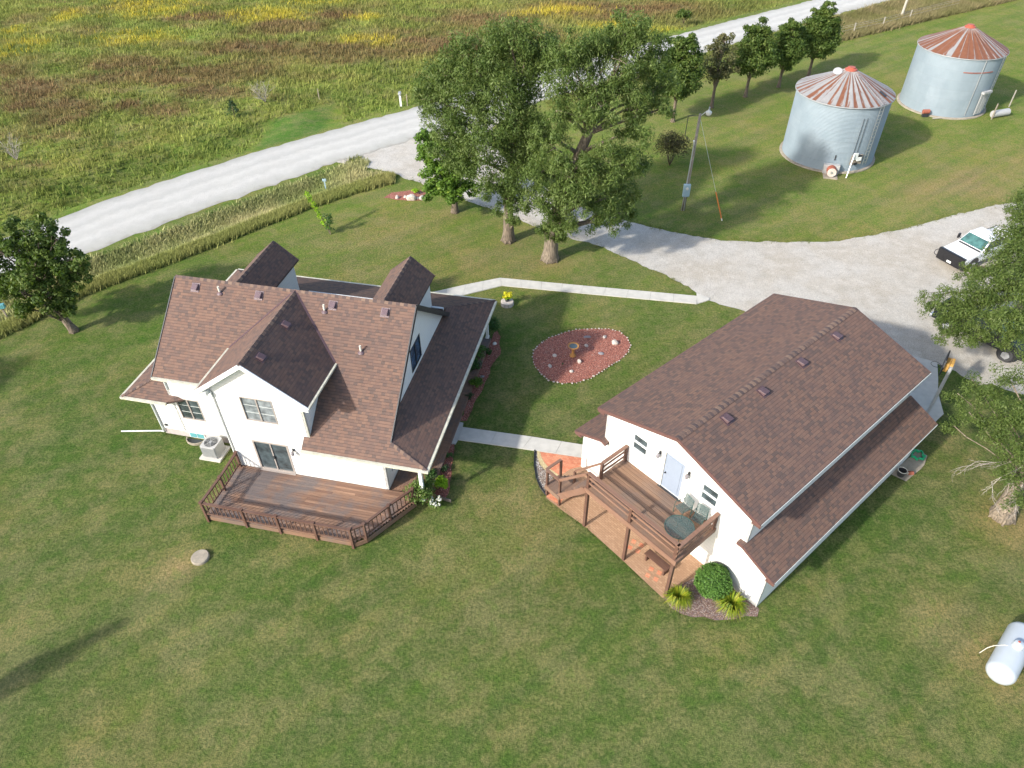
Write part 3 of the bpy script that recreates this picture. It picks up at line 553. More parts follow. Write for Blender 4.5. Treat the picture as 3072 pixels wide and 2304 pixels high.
def tree(name, label, cat, base, trunk, lobes, leafm, nleaf, size, asp=.5, dens_=9, droop=0., bark='bark', seed=1, group=None, fl=1.5, rc=(.28, .5), inner=.35, ftop=.85, twigs=2, lr=.45):
    """trunk: list of (x,y,z,r) in world space; limbs run from it to every lobe."""
    random.seed(seed); t = thing(name, label, cat, (*base, 0), 0, group); B = Vector((*base, 0)); mb = MB()
    T = [Vector(q[:3])-B for q in trunk]; rad = [q[3] for q in trunk]; r0 = rad[0]
    mb.tube([T[0]-Vector((0, 0, .1)), T[0]+Vector((0, 0, .12)), T[0].lerp(T[1], .25)]+T[1:], [r0*fl, r0*1.22, r0]+rad[1:], 12)
    for k in range(6):                                     # root flare
        a = k*PI/3+random.uniform(-.3, .3); mb.tube([T[0]+Vector((math.cos(a)*r0*.6, math.sin(a)*r0*.6, r0*1.1)), T[0]+Vector((math.cos(a)*r0*1.75*fl/1.5, math.sin(a)*r0*1.75*fl/1.5, -.06))], [r0*.34, r0*.12], 6)
    cl = shell(lobes, dens_, seed, inner, rc)
    for L in lobes:
        c = Vector(L[:3])-B; zt = min(max(T[0].z+.3*(c.z), c.z-1.1*L[3]-.8), T[-1].z*ftop); i = 0
        while i < len(T)-2 and T[i+1].z < zt: i += 1
        f = (zt-T[i].z)/max(T[i+1].z-T[i].z, .01); f = min(max(f, 0), 1); st = T[i].lerp(T[i+1], f); rr = (rad[i]*(1-f)+rad[i+1]*f)
        P = limb(mb, st, c, rr*lr, .02+.015*L[3], .1)
        near = sorted(cl, key=lambda q: (Vector(q[:3])-B-c).length)[:int(5*twigs)]
        for q in near: limb(mb, P[random.choice((3, 4, 5))], Vector(q[:3])-B, .02+.008*L[3], .008, .1, 3, 5)
    mb.build('trunk', M[bark], t, smooth=True)
    leaves('crown', M[leafm], cl, nleaf, size, asp, t, (*base, 0), droop, seed=seed)
    return t
LB = [(0.1,46.3,14.1,1.25),(-1.1,47.3,13.2,1.44),(1.2,46.3,13.7,1.26),(-2.8,46.3,13,1.28),(-4,46.3,12.2,1.21),(-4.9,46.3,11.2,1.11),(-5.3,45.3,10.7,0.81),(-1.9,45.3,12.2,1.55),(-0.2,46.3,12.1,1.58),(1.5,47.3,11.8,1.47),(2.7,47.3,13.2,1.09),(-0.8,44.3,11,1.41),(-2.6,45.3,10.7,1.39),(-4,45.3,10.3,1.16),(0.9,45.3,10.5,1.39),(-2.9,44.3,9.5,1.3),(-4.4,44.3,8.9,1.11),(-1.1,43.3,9.3,1.28),(0.6,44.3,8.5,1.23),(-1.8,43.3,7.5,1.23),(-0,43.3,6.8,1.24),(1.2,44.3,7.3,1.13),(-3,44.3,7.4,1.19),(-0.3,43.3,4.9,0.91),(-1.2,43.3,5.9,0.96),(0.6,44.3,4.4,0.81),(1.7,44.3,9.4,0.87)]
tree('willow_tree', 'big spreading willow with a forked trunk, second large tree from the porch path', 'tree', (-.14, 46.31), [(-.14, 46.31, 0, .42), (-.1, 46.3, 2.8, .33), (.25, 46.3, 6, .25), (.5, 46.3, 9.5, .17), (.3, 46.3, 12, .1)], [(a,b,c,d*1.09) for a,b,c,d in LB]+[(-.1,46.0,3.4,.5),(.25,45.8,1.9,.42),(-.5,46,4.3,.6)], 'willow', 120, .11, .26, 14, .9, seed=3, group='large willows by the driveway', rc=(.3, .5), fl=1.2, twigs=1)
LA = [(7.8,44.7,14.9,1.07),(6.8,44.7,14.7,1.13),(8.5,44.7,13.9,1.03),(5.5,44.7,13.9,1.14),(4.3,43.7,14.5,1.11),(3.3,43.7,13.7,1.07),(6.5,43.7,13.4,1.21),(8.4,44.7,12.6,1.17),(9.4,44.7,11.5,0.96),(4.9,43.7,12.7,1.23),(3.3,43.7,12.2,1.1),(6.9,43.7,11.8,1.16),(8.1,43.7,11,1.06),(5.4,42.2,11.3,1.03),(4.1,42.2,10.8,0.93),(2.8,42.7,10.9,0.94),(7.6,42.7,9.7,1.01),(6.4,41.7,8.7,1.18),(7.8,42.7,7.6,0.98),(2.8,41.7,9,1.06),(3.9,41.2,8.4,1.06),(5.6,41.2,7.8,1.18),(2,41.7,7.6,1.03),(2.8,41.2,6.3,1.21),(4.2,40.7,6.5,1.25),(6.1,41.7,5.7,1.23),(7.3,42.2,6,1),(1.7,41.7,5.7,0.94),(3.8,41.2,4.3,0.89),(5.9,41.7,4,0.84),(7.6,42.7,4.1,0.79),(2.6,41.7,4.4,0.78),(2,42.7,9.5,0.84),(9.6,43.7,10.6,0.62)]
tree('willow_tree', 'thick leaning willow with ridged pale bark, nearest the concrete path', 'tree', (2.78, 43.71), [(2.78, 43.71, 0, .53), (2.9, 43.7, 2.4, .44), (3.5, 43.7, 5.2, .42), (4.9, 43.7, 9.0, .3), (6.2, 43.8, 12, .16)], [(a,b,c,d*1.10) for a,b,c,d in LA]+[(3.3,43.2,2.3,.45),(2.9,43.2,3.3,.6),(2.2,43.2,2.6,.5)], 'willow', 125, .11, .26, 14, .9, bark='barkl', seed=5, group='large willows by the driveway', rc=(.3, .5), fl=1.12, twigs=1)
tree('maple_tree', 'smaller bright leaved tree beside the small mulch bed', 'tree', (-4.29, 50.65), [(-4.29, 50.65, 0, .26), (-4.2, 50.6, 2, .2), (-4.3, 50.6, 5, .1)], [(-5.7,50.6,5.9,0.94),(-5.4,50.6,4.9,1.15),(-6,50.6,4,0.89),(-5.2,50.1,3.3,1.17),(-4,50.6,4.1,1.23),(-3.9,50.6,2.9,1.25),(-5.6,49.6,2.3,0.83),(-3.2,50.6,2.3,0.91),(-4.5,49.6,2.4,0.97),(-3.4,51.1,5,1.16),(-5.9,50.1,2.8,0.69)], 'maple', 110, .11, .5, 14, .25, seed=8, fl=1.2, twigs=1)
def pear(i, base, h, r, label, mat='pear', nleaf=110, dn=17, sz=.11):
    x, y = base; r *= .88; h *= 1.1; L = [(x, y, h*.54, r, h*.22), (x+.5*r, y+.1, h*.47, r*.66, h*.15), (x-.5*r, y, h*.49, r*.68, h*.16), (x+.2*r, y+.3, h*.72, r*.66, h*.17), (x-.3*r, y, h*.70, r*.58, h*.17), (x+.1*r, y, h*.86, r*.42, h*.12), (x, y-.5*r, h*.46, r*.6, h*.14), (x-.2*r, y+.3*r, h*.8, r*.42, h*.12)]
    return tree('pear_tree', label, 'tree', base, [(x, y, 0, .16), (x, y, h*.3, .12), (x, y, h*.75, .05)], L, mat, nleaf, sz, .55, dn, .1, seed=20+i, group='row of upright trees behind the light pole', rc=(.3, .5), inner=.4)
pear(1, (15.62, 67.8), 7.6, 2.2, 'dark green tree directly behind the willows, first of the row')
pear(2, (20.04, 71.21), 7.0, 1.75, 'sparse brownish tree with visible stems, second of the row', 'thin', 60, 9, .11)
pear(3, (24.1, 74.0), 7.0, 2.1, 'full dark green tree, third of the row, fork-topped')
pear(4, (28.21, 76.6), 6.3, 1.9, 'slightly shorter dark green tree, fourth of the row')
pear(5, (32.24, 79.54), 6.9, 2.15, 'dark green tree ending the row, nearest the silver bins')
tree('maple_tree', 'round dark green tree at the far left of the lawn, its trunk leaning', 'tree', (-27.36, 35.96), [(-27.36, 35.96, 0, .24), (-27.8, 36, 1.8, .19), (-28.1, 36, 4.8, .1)], [(-27.3,36,7.1,0.78),(-26.3,36,7.1,0.83),(-25.6,36,6.5,0.73),(-25.3,36,5.2,0.7),(-28.2,36,6.2,0.89),(-27.2,36,5.9,1.01),(-26.3,36,5.3,0.96),(-29.2,36,4.7,1.08),(-27.6,35.5,4.7,1.12),(-26.5,36,4,0.93),(-25.5,36,4,0.6),(-28.6,35,3.7,1.02),(-27.5,35.5,3,0.99),(-26.2,35.5,3,0.71),(-29.8,36,3.4,0.99),(-28.7,35,2.4,0.77),(-27.3,35.2,2.1,0.72),(-26.3,35.5,2.3,0.5),(-29.4,36,5.9,1.06),(-30.8,36,3.4,1.1),(-28,37.3,4.4,1.4)], 'pear', 110, .10, .55, 14, .1, seed=31, twigs=1, fl=1.2)
tree('ash_tree', 'young tree just outside the left edge whose shade falls on the lawn', 'tree', (-37.2, 27.0), [(-37.2, 27, 0, .2), (-37.2, 27, 2.4, .15), (-37.2, 27, 5.5, .08)], [(-37.2,27,4.6,1.8),(-36.2,26.6,4,1.2),(-38.2,27.2,4,1.2)], 'pear', 120, .13, .5, 8, .1, seed=35)
tree('spruce_tree', 'slim conifer beyond the lower left corner whose narrow shade crosses the lawn', 'tree', (-22.3, 11.5), [(-22.3, 11.5, 0, .1), (-22.3, 11.5, 2, .08), (-22.3, 11.5, 4.6, .03)], [(-22.3,11.5,1.7,.36,.6),(-22.3,11.5,2.4,.5,.7),(-22.3,11.5,3.2,.36,.7),(-22.3,11.5,4.2,.14,.6)], 'conifer', 90, .08, .3, 110, .2, seed=36)
L2 = [(26.1, 34.4, 5.1, .5), (25.5, 30.7, 6.5, 1.5), (26.4, 32.2, 6.6, 1.3), (27.6, 32.9, 7, 1.3), (28.5, 34.2, 7.4, 1.3), (28.0, 35.0, 6.6, 1.1), (29.2, 36.2, 7.6, 1.1), (24.5, 30.9, 5.5, 1.33), (23.4, 30.9, 4.5, 1.11), (27.5, 33.9, 7, 0.7), (26.4, 33, 6, 0.75), (28.4, 36, 7.5, 0.57), (23.8, 26.9, 7, 1.08), (24.1, 28.9, 5.5, 0.93), (23.5, 29.8, 4.2, 0.78), (23.5, 32.8, 4.2, 0.72), (27.4, 32, 7, 1.21), (24.5, 27.3, 8, 1.28), (25.5, 33.8, 5, 0.72), (23.6, 28.5, 4.5, 0.66), (24.3, 27.2, 5.5, 0.63), (28.8, 36.7, 8, 0.41), (22.6, 29.5, 4, 0.48), (30.5, 32, 6.5, 2), (31, 37, 7.2, 1.8), (33, 35, 8, 2.2), (29, 30, 6, 1.4), (33, 31.5, 6, 1.6)]
tree('locust_tree', 'broad feathery tree spreading over the two parked trucks', 'tree', (31.2, 35.6), [(31.2, 35.6, 0, .36), (31.1, 35.5, 2.2, .3), (30.8, 35.4, 5.4, .16), (30.8, 35.5, 7.2, .08)], L2, 'locust', 150, .072, .30, 19, .35, seed=41, group='feathery trees at the right edge', twigs=1, rc=(.3, .5))
L1 = [(22.1,24.5,4.5,0.82),(22.6,24.1,5.5,0.94),(21.5,24.2,3.6,0.7),(22.2,23,4.5,0.94),(21.9,22,6,0.89),(21.7,23,3.6,0.64),(21.4,25.3,3.8,0.49),(21.9,21.3,4.5,0.7),(20.9,23.9,3,0.35),(22,20.4,4,0.55),(21.5,19.5,3,0.44),(22.4,26.1,4,0.45),(24,24.2,6.6,1.5),(22.9,21.5,2.3,.55),(23.6,20.9,2.9,.6),(22.8,22.3,4.6,.9),(23.4,21.6,3.8,.8),(22.4,21.7,3.2,.6),(22.0,22.4,3.6,.6),(23.0,20.5,1.5,.4),(21.6,20.7,3.4,.5),(22.6,21.0,3.9,.7),(25.4,22.2,7,1.6),(24.4,20.6,5.6,1.1)]
tree('locust_tree', 'thick pale trunked tree with thin lower foliage, by the right edge beyond the garage', 'tree', (22.93, 20.86), [(22.93, 20.86, 0, .47), (23.2, 21.3, 1.6, .34), (23.6, 22.0, 3.6, .2), (23.8, 22.4, 6, .15)], L1, 'locust', 100, .066, .30, 20, .35, bark='barkl', lr=.07, seed=43, group='feathery trees at the right edge', fl=1.1, twigs=0, rc=(.3, .5))
# bare dead boughs drooping from the near tree
def dead_bough(mb, a, d, L, r, k):
    d = d.normalized(); p = [a]
    for i in range(4): p.append(p[-1]+d*L/4+Vector((random.uniform(-1, 1), random.uniform(-1, 1), random.uniform(-1, .4)))*L*.05)
    mb.tube(p, [r*(1-.18*i) for i in range(5)], 5)
    if k:
        for i in (1, 2, 3, 4): dead_bough(mb, p[i], d+Vector((random.uniform(-1, 1), random.uniform(-1, 1), random.uniform(-.6, .2)))*.9, L*random.uniform(.4, .62), r*.55, k-1)
random.seed(5); mb = MB(); o = bpy.data.objects
par = [q for q in o if q.name.startswith('locust_tree')][-1]
for a, d, L in (((23.2, 21.6, 2.8), (-1.3, -.5, -.5), 1.8), ((23.3, 21.5, 3.1), (-1.2, .5, -.3), 1.9), ((23.2, 21.3, 2.3), (-1, -1.2, -.4), 1.4)):
    dead_bough(mb, Vector(a)-Vector((22.93, 20.86, 0)), Vector(d), L, .03, 3)
tag(mb.build('dead_bough', M['twig'], par), 'bare pale dead boughs')
def shrub(name, label, cat, c, r, h, mat, n=900, size=.05, asp=.5, seed=1, group=None, core=True, droop=0., k=26, parent=None):
    t = thing(name, label, cat, (*c, 0), 0, group); rng = np.random.default_rng(seed)
    mb = MB(); random.seed(seed)
    for i in range(7):
        a = rng.uniform(0, 2*PI); mb.tube([(0, 0, 0), (math.cos(a)*r*.3, math.sin(a)*r*.3, h*.45), (math.cos(a)*r*.6, math.sin(a)*r*.6, h*.75)], [.02+.01*r, .015, .006], 5)
    mb.build('stem', M['bark'], t, smooth=True)
    cl = []
    for i in range(k):
        d = rng.normal(0, 1, 3); d /= np.linalg.norm(d); d[2] = abs(d[2])*1.1-.25; q = rng.uniform(.55, .8) if rng.random() > .3 else rng.uniform(0, .6)
        cl.append((c[0]+d[0]*r*q, c[1]+d[1]*r*q, h*.48+d[2]*h*.46*q+.02, r*rng.uniform(.3, .42)))
    leaves('foliage', M[mat], cl, max(8, n//k), size, asp, t, (*c, 0), droop, .3, seed); return t
shrub('shrub', 'large deep green shrub half under the porch eave, top of the bed', 'shrub', (-1.45, 35.3), .85, 1.3, 'shrub', 2600, .06, .5, 1, 'shrubs in the porch bed', k=50)
shrub('shrub', 'mid green shrub under the eave behind the dark gap in the bed', 'shrub', (-2.0, 32.9), .62, 1.0, 'globe', 1500, .05, .5, 2, 'shrubs in the porch bed', k=34)
shrub('shrub', 'dark bluish green shrub hard against the porch eave', 'shrub', (-2.2, 31.75), .55, .9, 'shrub', 1200, .05, .5, 3, 'shrubs in the porch bed', k=30)
shrub('shrub', 'round bright green shrub in the middle of the porch bed', 'shrub', (-2.0, 30.35), .46, .7, 'maple', 1300, .045, .5, 4, 'shrubs in the porch bed', k=34)
shrub('shrub', 'small pale green shrub near the single white stone', 'shrub', (-1.38, 33.25), .3, .4, 'shrub', 500, .04, .5, 5, 'shrubs in the porch bed', k=16)
shrub('shrub', 'low dark shrub below the bright round one', 'shrub', (-2.4, 29.35), .33, .4, 'conifer', 500, .045, .4, 6, 'shrubs in the porch bed', k=16)
shrub('shrub', 'small green plant at the corner of the side path', 'shrub', (-2.85, 28.1), .26, .3, 'shrub', 350, .04, .5, 7, 'shrubs in the porch bed', k=12)
shrub('shrub', 'low dark plant just below the side path', 'shrub', (-3.35, 25.0), .3, .3, 'shrub', 350, .045, .5, 9, 'shrubs in the porch bed', k=12)
shrub('shrub', 'dark plant halfway down the lower porch bed', 'shrub', (-3.45, 24.1), .3, .35, 'conifer', 350, .045, .5, 10, 'shrubs in the porch bed', k=12)
shrub('shrub', 'dark bushy shrub between the porch post and the chartreuse shrub', 'shrub', (-4.05, 23.45), .45, .8, 'shrub', 900, .05, .5, 14, 'shrubs in the porch bed', k=24)
shrub('shrub', 'chartreuse round shrub at the porch corner', 'shrub', (-3.55, 23.0), .46, .75, 'chart', 1500, .045, .5, 11, k=34)
shrub('rose_bush', 'sprawling rose bush with pale leaves against the deck rail end', 'bush', (-4.4, 22.1), .85, 1.65, 'rose', 2600, .055, .5, 12, k=40)
shrub('hydrangea', 'white flowered plant on the mulch beside the deck corner', 'plant', (-3.7, 21.75), .42, .65, 'rose', 500, .06, .5, 13, k=16)
hy = [q for q in bpy.data.objects if q.name.startswith('hydrangea')][0]
leaves('flower', M['wpetal'], [(-3.7+random.uniform(-.28, .28), 21.75+random.uniform(-.3, .2), random.uniform(.45, .72), .06) for _ in range(18)], 14, .04, .8, hy, (-3.7, 21.75, 0), seed=4)
# clipped globe bush, dense shell of leaves
gb = Gw(8.68, -.80); t = thing('globe_bush', 'large clipped green globe bush beside the garage wall', 'bush', (*gb, 0)); rng = np.random.default_rng(2)
d = rng.normal(0, 1, (900, 3)); d /= np.linalg.norm(d, axis=1)[:, None]; rr = .70*(1+.09*np.sin(d[:, 0]*5+1)*np.cos(d[:, 1]*6)+rng.normal(0, .035, 900)); cl = np.stack([gb[0]+d[:, 0]*rr, gb[1]+d[:, 1]*rr, .74+d[:, 2]*.66, np.full(900, .085)], 1)
leaves('foliage', M['globe'], cl, 16, .034, .55, t, (*gb, 0), seed=3)
mb = MB(); mb.lathe([(.05, .12), (.4, .22), (.6, .5), (.66, .75), (.5, 1.12), (.2, 1.3), (.01, 1.34)], 20); mb.build('inner_foliage', M['shrub'], t, smooth=True)
def lily(c, r, h, n, seed, label):
    rng = np.random.default_rng(seed); V = []; var = []
    for i in range(n):
        a = rng.uniform(0, 2*PI); L = r*rng.uniform(.6, 1.15); hh = h*rng.uniform(.35, 1.15); w = .016*rng.uniform(.7, 1.3); s0 = rng.uniform(0, .12); vv = rng.uniform(0, 1)
        p = [(s0+L*t, hh*math.sin(min(PI*.98, t*PI*.82))) for t in (0, .3, .6, .85, 1)]
        ca, sa = math.cos(a), math.sin(a)
        for j in range(4):
            w0, w1 = w*(1-j*.2), w*(1-(j+1)*.2)*(.99 if j < 3 else .2)
            for (q, ww), sg in (((p[j], w0), -1), ((p[j], w0), 1), ((p[j+1], w1), 1), ((p[j+1], w1), -1)):
                V.append((ca*q[0]-sa*ww*sg, sa*q[0]+ca*ww*sg, q[1]+.01)); var.append(vv)
    o = npmesh('daylily', V, 4, M['lily'], var=var); o.location = (*c, 0)
    return tag(o, label, 'plant', 'daylily clumps in the pebble bed')
lily(Gw(8.1, -2.25), .58, .62, 330, 1, 'arching yellow-green daylily clump at the patio corner')
lily(Gw(9.75, -.85), .66, .66, 380, 2, 'arching yellow-green daylily clump at the garage corner')
shrub('brown_bush', 'thin dark brown bush on the lawn behind the light pole', 'bush', (13.71, 58.39), 1.9, 3.4, 'bushb', 4200, .08, .35, 21, k=80)
shrub('green_bush', 'small dark green bush in the meadow beyond the far road', 'bush', (22.47, 99.31), 1.2, 1.9, 'pear', 1200, .12, .6, 22, k=26)
def conifer(name, label, c, h, r, mat, seed):
    t = thing(name, label, 'tree', (*c, float(ground_z(np.array([c[0]]), np.array([c[1]]))[0])))
    mb = MB(); mb.tube([(0, 0, 0), (0, 0, h*.9)], [.05, .02], 6); mb.build('trunk', M['bark'], t); rng = np.random.default_rng(seed); cl = []
    for i in range(46):
        z = rng.uniform(.08, .98); a = rng.uniform(0, 2*PI); q = r*(1-z)*rng.uniform(.5, 1); cl.append((c[0]+math.cos(a)*q, c[1]+math.sin(a)*q, h*z, r*.22))
    leaves('crown', M[mat], cl, 26, .07, .35, t, (*c, 0), .3, seed=seed)
conifer('cedar_tree', 'little dark cedar standing alone in the meadow', (-26.86, 70.2), 1.7, .95, 'conifer', 5)
t = thing('sapling', 'young two-toned sapling, one stem yellow, on the front lawn', 'tree', (-13.4, 47.5, 0))
mb = MB(); mb.tube([(0, 0, 0), (-.5, .3, 1.3), (-1.25, .45, 3.0)], [.04, .03, .01], 6); mb.tube([(0, 0, 0), (.02, .05, 1.5)], [.035, .01], 6); mb.build('stem', M['bark'], t)
leaves('yellow_foliage', M['chart'], [(-13.4-.2-1.1*k/14+random.uniform(-.1, .1), 47.5+.15+.35*k/14, .55+2.5*k/14, .22) for k in range(15)], 40, .06, .5, t, (-13.4, 47.5, 0), seed=1)
leaves('foliage', M['shrub'], [(-13.4+random.uniform(-.22, .25), 47.5+random.uniform(-.2, .2), .35+1.3*k/12, .2) for k in range(13)], 45, .06, .5, t, (-13.4, 47.5, 0), seed=2)
def dead_bush(label, c, h, seed):
    random.seed(seed); mb = MB()
    for i in range(9): dead_bough(mb, Vector((0, 0, 0)), Vector((random.uniform(-.6, .6), random.uniform(-.5, .5), 1)), h*.7, .03, 2)
    o = mb.build('bare_bush', M['twig']); o.location = (*c, float(ground_z(np.array([c[0]]), np.array([c[1]]))[0])); tag(o, label, 'bush', 'bare bushes in the meadow')
dead_bush('wide bare grey bush at the left edge of the meadow', (-43.5, 60.8), 2.4, 3); dead_bush('narrow bare grey bush behind the mown crossing', (-24.8, 73.9), 2.2, 4)
# ------------------------------------------------------------------ buildings
def wall(name, outline, holes, mat, parent, plane, th=.14):
    """outline/holes: 2D loops in (a,z); plane: function (a,z,depth)->xyz. Holes get reveals."""
    bm = bmesh.new(); loops = []
    for lp in [outline]+holes:
        vs = [bm.verts.new(plane(a, z, 0)) for a, z in lp]; loops.append(vs)
    ed = [bm.edges.new((l[i], l[(i+1) % len(l)])) for l in loops for i in range(len(l))]
    bmesh.ops.triangle_fill(bm, use_beauty=True, use_dissolve=True, edges=ed)
    for lp, vs in zip([outline]+holes, loops):
        back = [bm.verts.new(plane(a, z, th)) for a, z in lp]
        for i in range(len(vs)): bm.faces.new((vs[i], vs[(i+1) % len(vs)], back[(i+1) % len(vs)], back[i]))
    bmesh.ops.recalc_face_normals(bm, faces=bm.faces)
    me = bpy.data.meshes.new(name); bm.to_mesh(me); bm.free(); me.materials.append(mat)
    o = bpy.data.objects.new(name, me); COL.objects.link(o); o.parent = parent; return o
def rect(a0, a1, z0, z1): return [(a0, z0), (a1, z0), (a1, z1), (a0, z1)]
def window(parent, plane, a0, a1, z0, z1, kind='slide', fm='taupe', gm='glass', fw=.05, name='window', blind=True):
    """frame proud of the wall and panes set back in the reveal"""
    def B(mb, x0, x1, y0, y1, d0, d1):
        v = [plane(a, z, d) for d in (d0, d1) for a, z in ((x0, y0), (x1, y0), (x1, y1), (x0, y1))]
        mb.add(v, [(3, 2, 1, 0), (4, 5, 6, 7), (0, 1, 5, 4), (1, 2, 6, 5), (2, 3, 7, 6), (3, 0, 4, 7)])
    f = MB(); B(f, a0, a1, z0, z0+fw, -.02, .07); B(f, a0, a1, z1-fw, z1, -.02, .07)
    B(f, a0, a0+fw, z0+fw, z1-fw, -.018, .068); B(f, a1-fw, a1, z0+fw, z1-fw, -.018, .068)
    am, zm = (a0+a1)/2, (z0+z1)/2
    if kind == 'slide': B(f, am-.03, am+.03, z0+fw, z1-fw, -.01, .066)
    if kind == 'hung': B(f, a0+fw, a1-fw, zm-.04, zm+.04, -.01, .066)
    w = f.build(name, M[fm], parent)
    ps = [(a0+fw, am-.03, z0+fw, z1-fw), (am+.03, a1-fw, z0+fw, z1-fw)] if kind == 'slide' else [(a0+fw, a1-fw, z0+fw, zm-.04), (a0+fw, a1-fw, zm+.04, z1-fw)]
    for p in ps: g = MB(); B(g, *p, .035, .055); g.build('pane', M[gm], w)
    if blind:
        for p in ps:
            b = MB()
            for k in (1, 2): zz = p[2]+(p[3]-p[2])*k/3; B(b, p[0], p[1], zz-.012, zz+.012, .028, .034)
            b.each('grille', M['soffit'], w)
    return w
def caps(mb, p, q, n1, n2, w=.15, step=.19, lift=.02):
    """overlapping ridge shingles from p to q; n1,n2: down-slope unit vectors"""
    p, q = Vector(p), Vector(q); L = (q-p).length; d = (q-p)/L; k = int(L/step); n1, n2 = Vector(n1), Vector(n2)
    for i in range(k):
        a = p+d*L*i/k; b = p+d*(L*(i+1)/k+.02); z0, z1 = Vector((0, 0, lift+.014)), Vector((0, 0, lift)); v = (.2, .65)[i % 2]+random.uniform(-.2, .3)
        V = [a+n1*w+z0, a+z0, a+n2*w+z0, b+n1*w+z1, b+z1, b+n2*w+z1]; V += [x-Vector((0, 0, .02)) for x in V[:3]]
        mb.add(V, [(0, 1, 4, 3), (1, 2, 5, 4), (6, 7, 1, 0), (7, 8, 2, 1)], var=v)
def roof_vent(parent, p, up, u=(1, 0, 0), mat='ventm', s=1.):
    """slant-back roof vent: flashing plate and hood; p on roof, up = up-slope unit vector"""
    p, up, u = Vector(p), Vector(up).normalized(), Vector(u); n = u.cross(up).normalized()
    if n.z < 0: n = -n
    P = lambda a, b, c: p+u*a*s+up*b*s+n*c*s
    f = MB(); f.add([P(-.22, -.26, .006), P(.22, -.26, .006), P(.22, .2, .006), P(-.22, .2, .006), P(-.22, -.26, .02), P(.22, -.26, .02), P(.22, .2, .02), P(-.22, .2, .02)], [(4, 5, 6, 7), (0, 1, 5, 4), (1, 2, 6, 5), (2, 3, 7, 6), (3, 0, 4, 7)])
    v = f.build('roof_vent', M[mat], parent)
    h = MB(); V = [P(-.17, -.18, .03), P(.17, -.18, .03), P(.17, .16, .03), P(-.17, .16, .03), P(-.15, -.2, .17), P(.15, -.2, .17), P(.15, .13, .10), P(-.15, .13, .10)]
    h.add(V, [(3, 2, 1, 0), (4, 5, 6, 7), (0, 1, 5, 4), (1, 2, 6, 5), (2, 3, 7, 6), (3, 0, 4, 7)]); h.build('hood', M[mat], v, bevel=.015); return v
def pipe(parent, p, h=.42, r=.05):
    b = MB(); b.lathe([(.17, .0), (.15, .03), (.07, .09), (.06, .12)], 14, p); v = b.build('flashing', M['ventl'], parent)
    t = MB(); t.lathe([(r, 0), (r, h), (r*.7, h), (r*.7, h-.02)], 12, p); t.build('vent_pipe', M['pipe'], v, smooth=False)
def wall_lamp(parent, p, out):
    m_ = MB(); o = Vector(out); p = Vector(p); m_.bar(p, p+o*.05, .11, .16); m_.tube([p+o*.04, p+o*.16+Vector((0, 0, .05)), p+o*.18-Vector((0, 0, .03))], .015, 6)
    l = m_.build('wall_lamp', M['dark'], parent); g = MB(); q = p+o*.18; g.lathe([(.03, .02), (.075, -.02), (.08, -.16), (.05, -.22), (.01, -.23)], 10, q); g.build('lamp_glass', M['rockg'], l)

# ---- house (its own axes: u along the deck front, v towards the road)
H = thing('house', 'white gabled house with brown shingle roof, dormers and wraparound porch', 'house', (HX, HY, 0), HT)
RZ, RV, S = 7.62, 5.333, .816                       # main ridge height and line, roof slope
mz = lambda v: RZ-S*abs(RV-v)
PZ, PS = 2.87, .347                                 # porch eave height and slope
uL, uR, EL_, ER = -4.18, 8.35, -6.27, 10.25; vB = 12.95; vF = -.476
FR = lambda a, z, d: (a, 0+d, z)
CU = 2.237; CZ = 7.60; CS = .7435; cz = lambda u: CZ-CS*abs(u-CU)
# front wall with the cross gable, openings cut through
wall('wall', [(0, .38), (8.0, .38), (8.0, mz(0)-.12), (4.474, mz(0)-.12), (4.474, cz(4.474)-.1), (CU, CZ-.1), (0, cz(0)-.1)],
     [rect(1.42, 3.03, 3.82, 5.30), rect(1.27, 3.14, .41, 2.43)], M['siding'], H, FR)
wall('wall', [(-3.85, .45), (0, .45), (0, 4.3), (-3.85, 4.3)], [rect(-3.6, -2.3, 1.46, 2.9)], M['siding'], H, lambda a, z, d: (a, 1.5+d, z))
wall('wall', [(-5.15, .45), (-3.85, .45), (-3.85, 2.93), (-5.15, 2.93)], [], M['siding'], H, lambda a, z, d: (a, 1.5+d, z))
wall('wall', [(0, .38), (8.0, .38), (8, 4), (0, 4)], [], M['siding'], H, lambda a, z, d: (a, 10.2-d, z))
wall('wall', [(0, .38), (10.2, .38), (10.2, 3.6), (RV, RZ-.12), (0, mz(0)-.12)], [rect(4.68, 6.17, 3.86, 5.26), rect(.55, 1.6, 1.0, 2.35), rect(3.4, 4.35, .42, 2.45), rect(6.5, 7.9, 1.0, 2.35)], M['siding'], H, lambda a, z, d: (8.0-d, a, z))
wall('wall', [(1.5, .38), (10.2, .38), (10.2, 3.6), (RV, RZ-.12), (1.5, 4.3)], [], M['siding'], H, lambda a, z, d: (-3.85+d, a, z))
wall('wall', [(1.5, .38), (11.6, .38), (11.6, 3.1), (2.2, 3.1), (1.5, 2.86)], [], M['siding'], H, lambda a, z, d: (-5.15+d, a, z))
wall('wall', [(0, .4), (1.5, .4), (1.5, 5.85), (0, 5.85)], [], M['siding'], H, lambda a, z, d: (0+d, a, z))
wall('wall', [(0, mz(0)-.12), (2.9, mz(2.9)-.1), (2.9, 5.85), (0, 5.85)], [], M['siding'], H, lambda a, z, d: (4.474-d, a, z))
wall('wall', [(1.5, 4.0), (2.9, 5.0), (2.9, 5.85), (1.5, 5.85)], [], M['siding'], H, lambda a, z, d: (0.002+d, a, z))
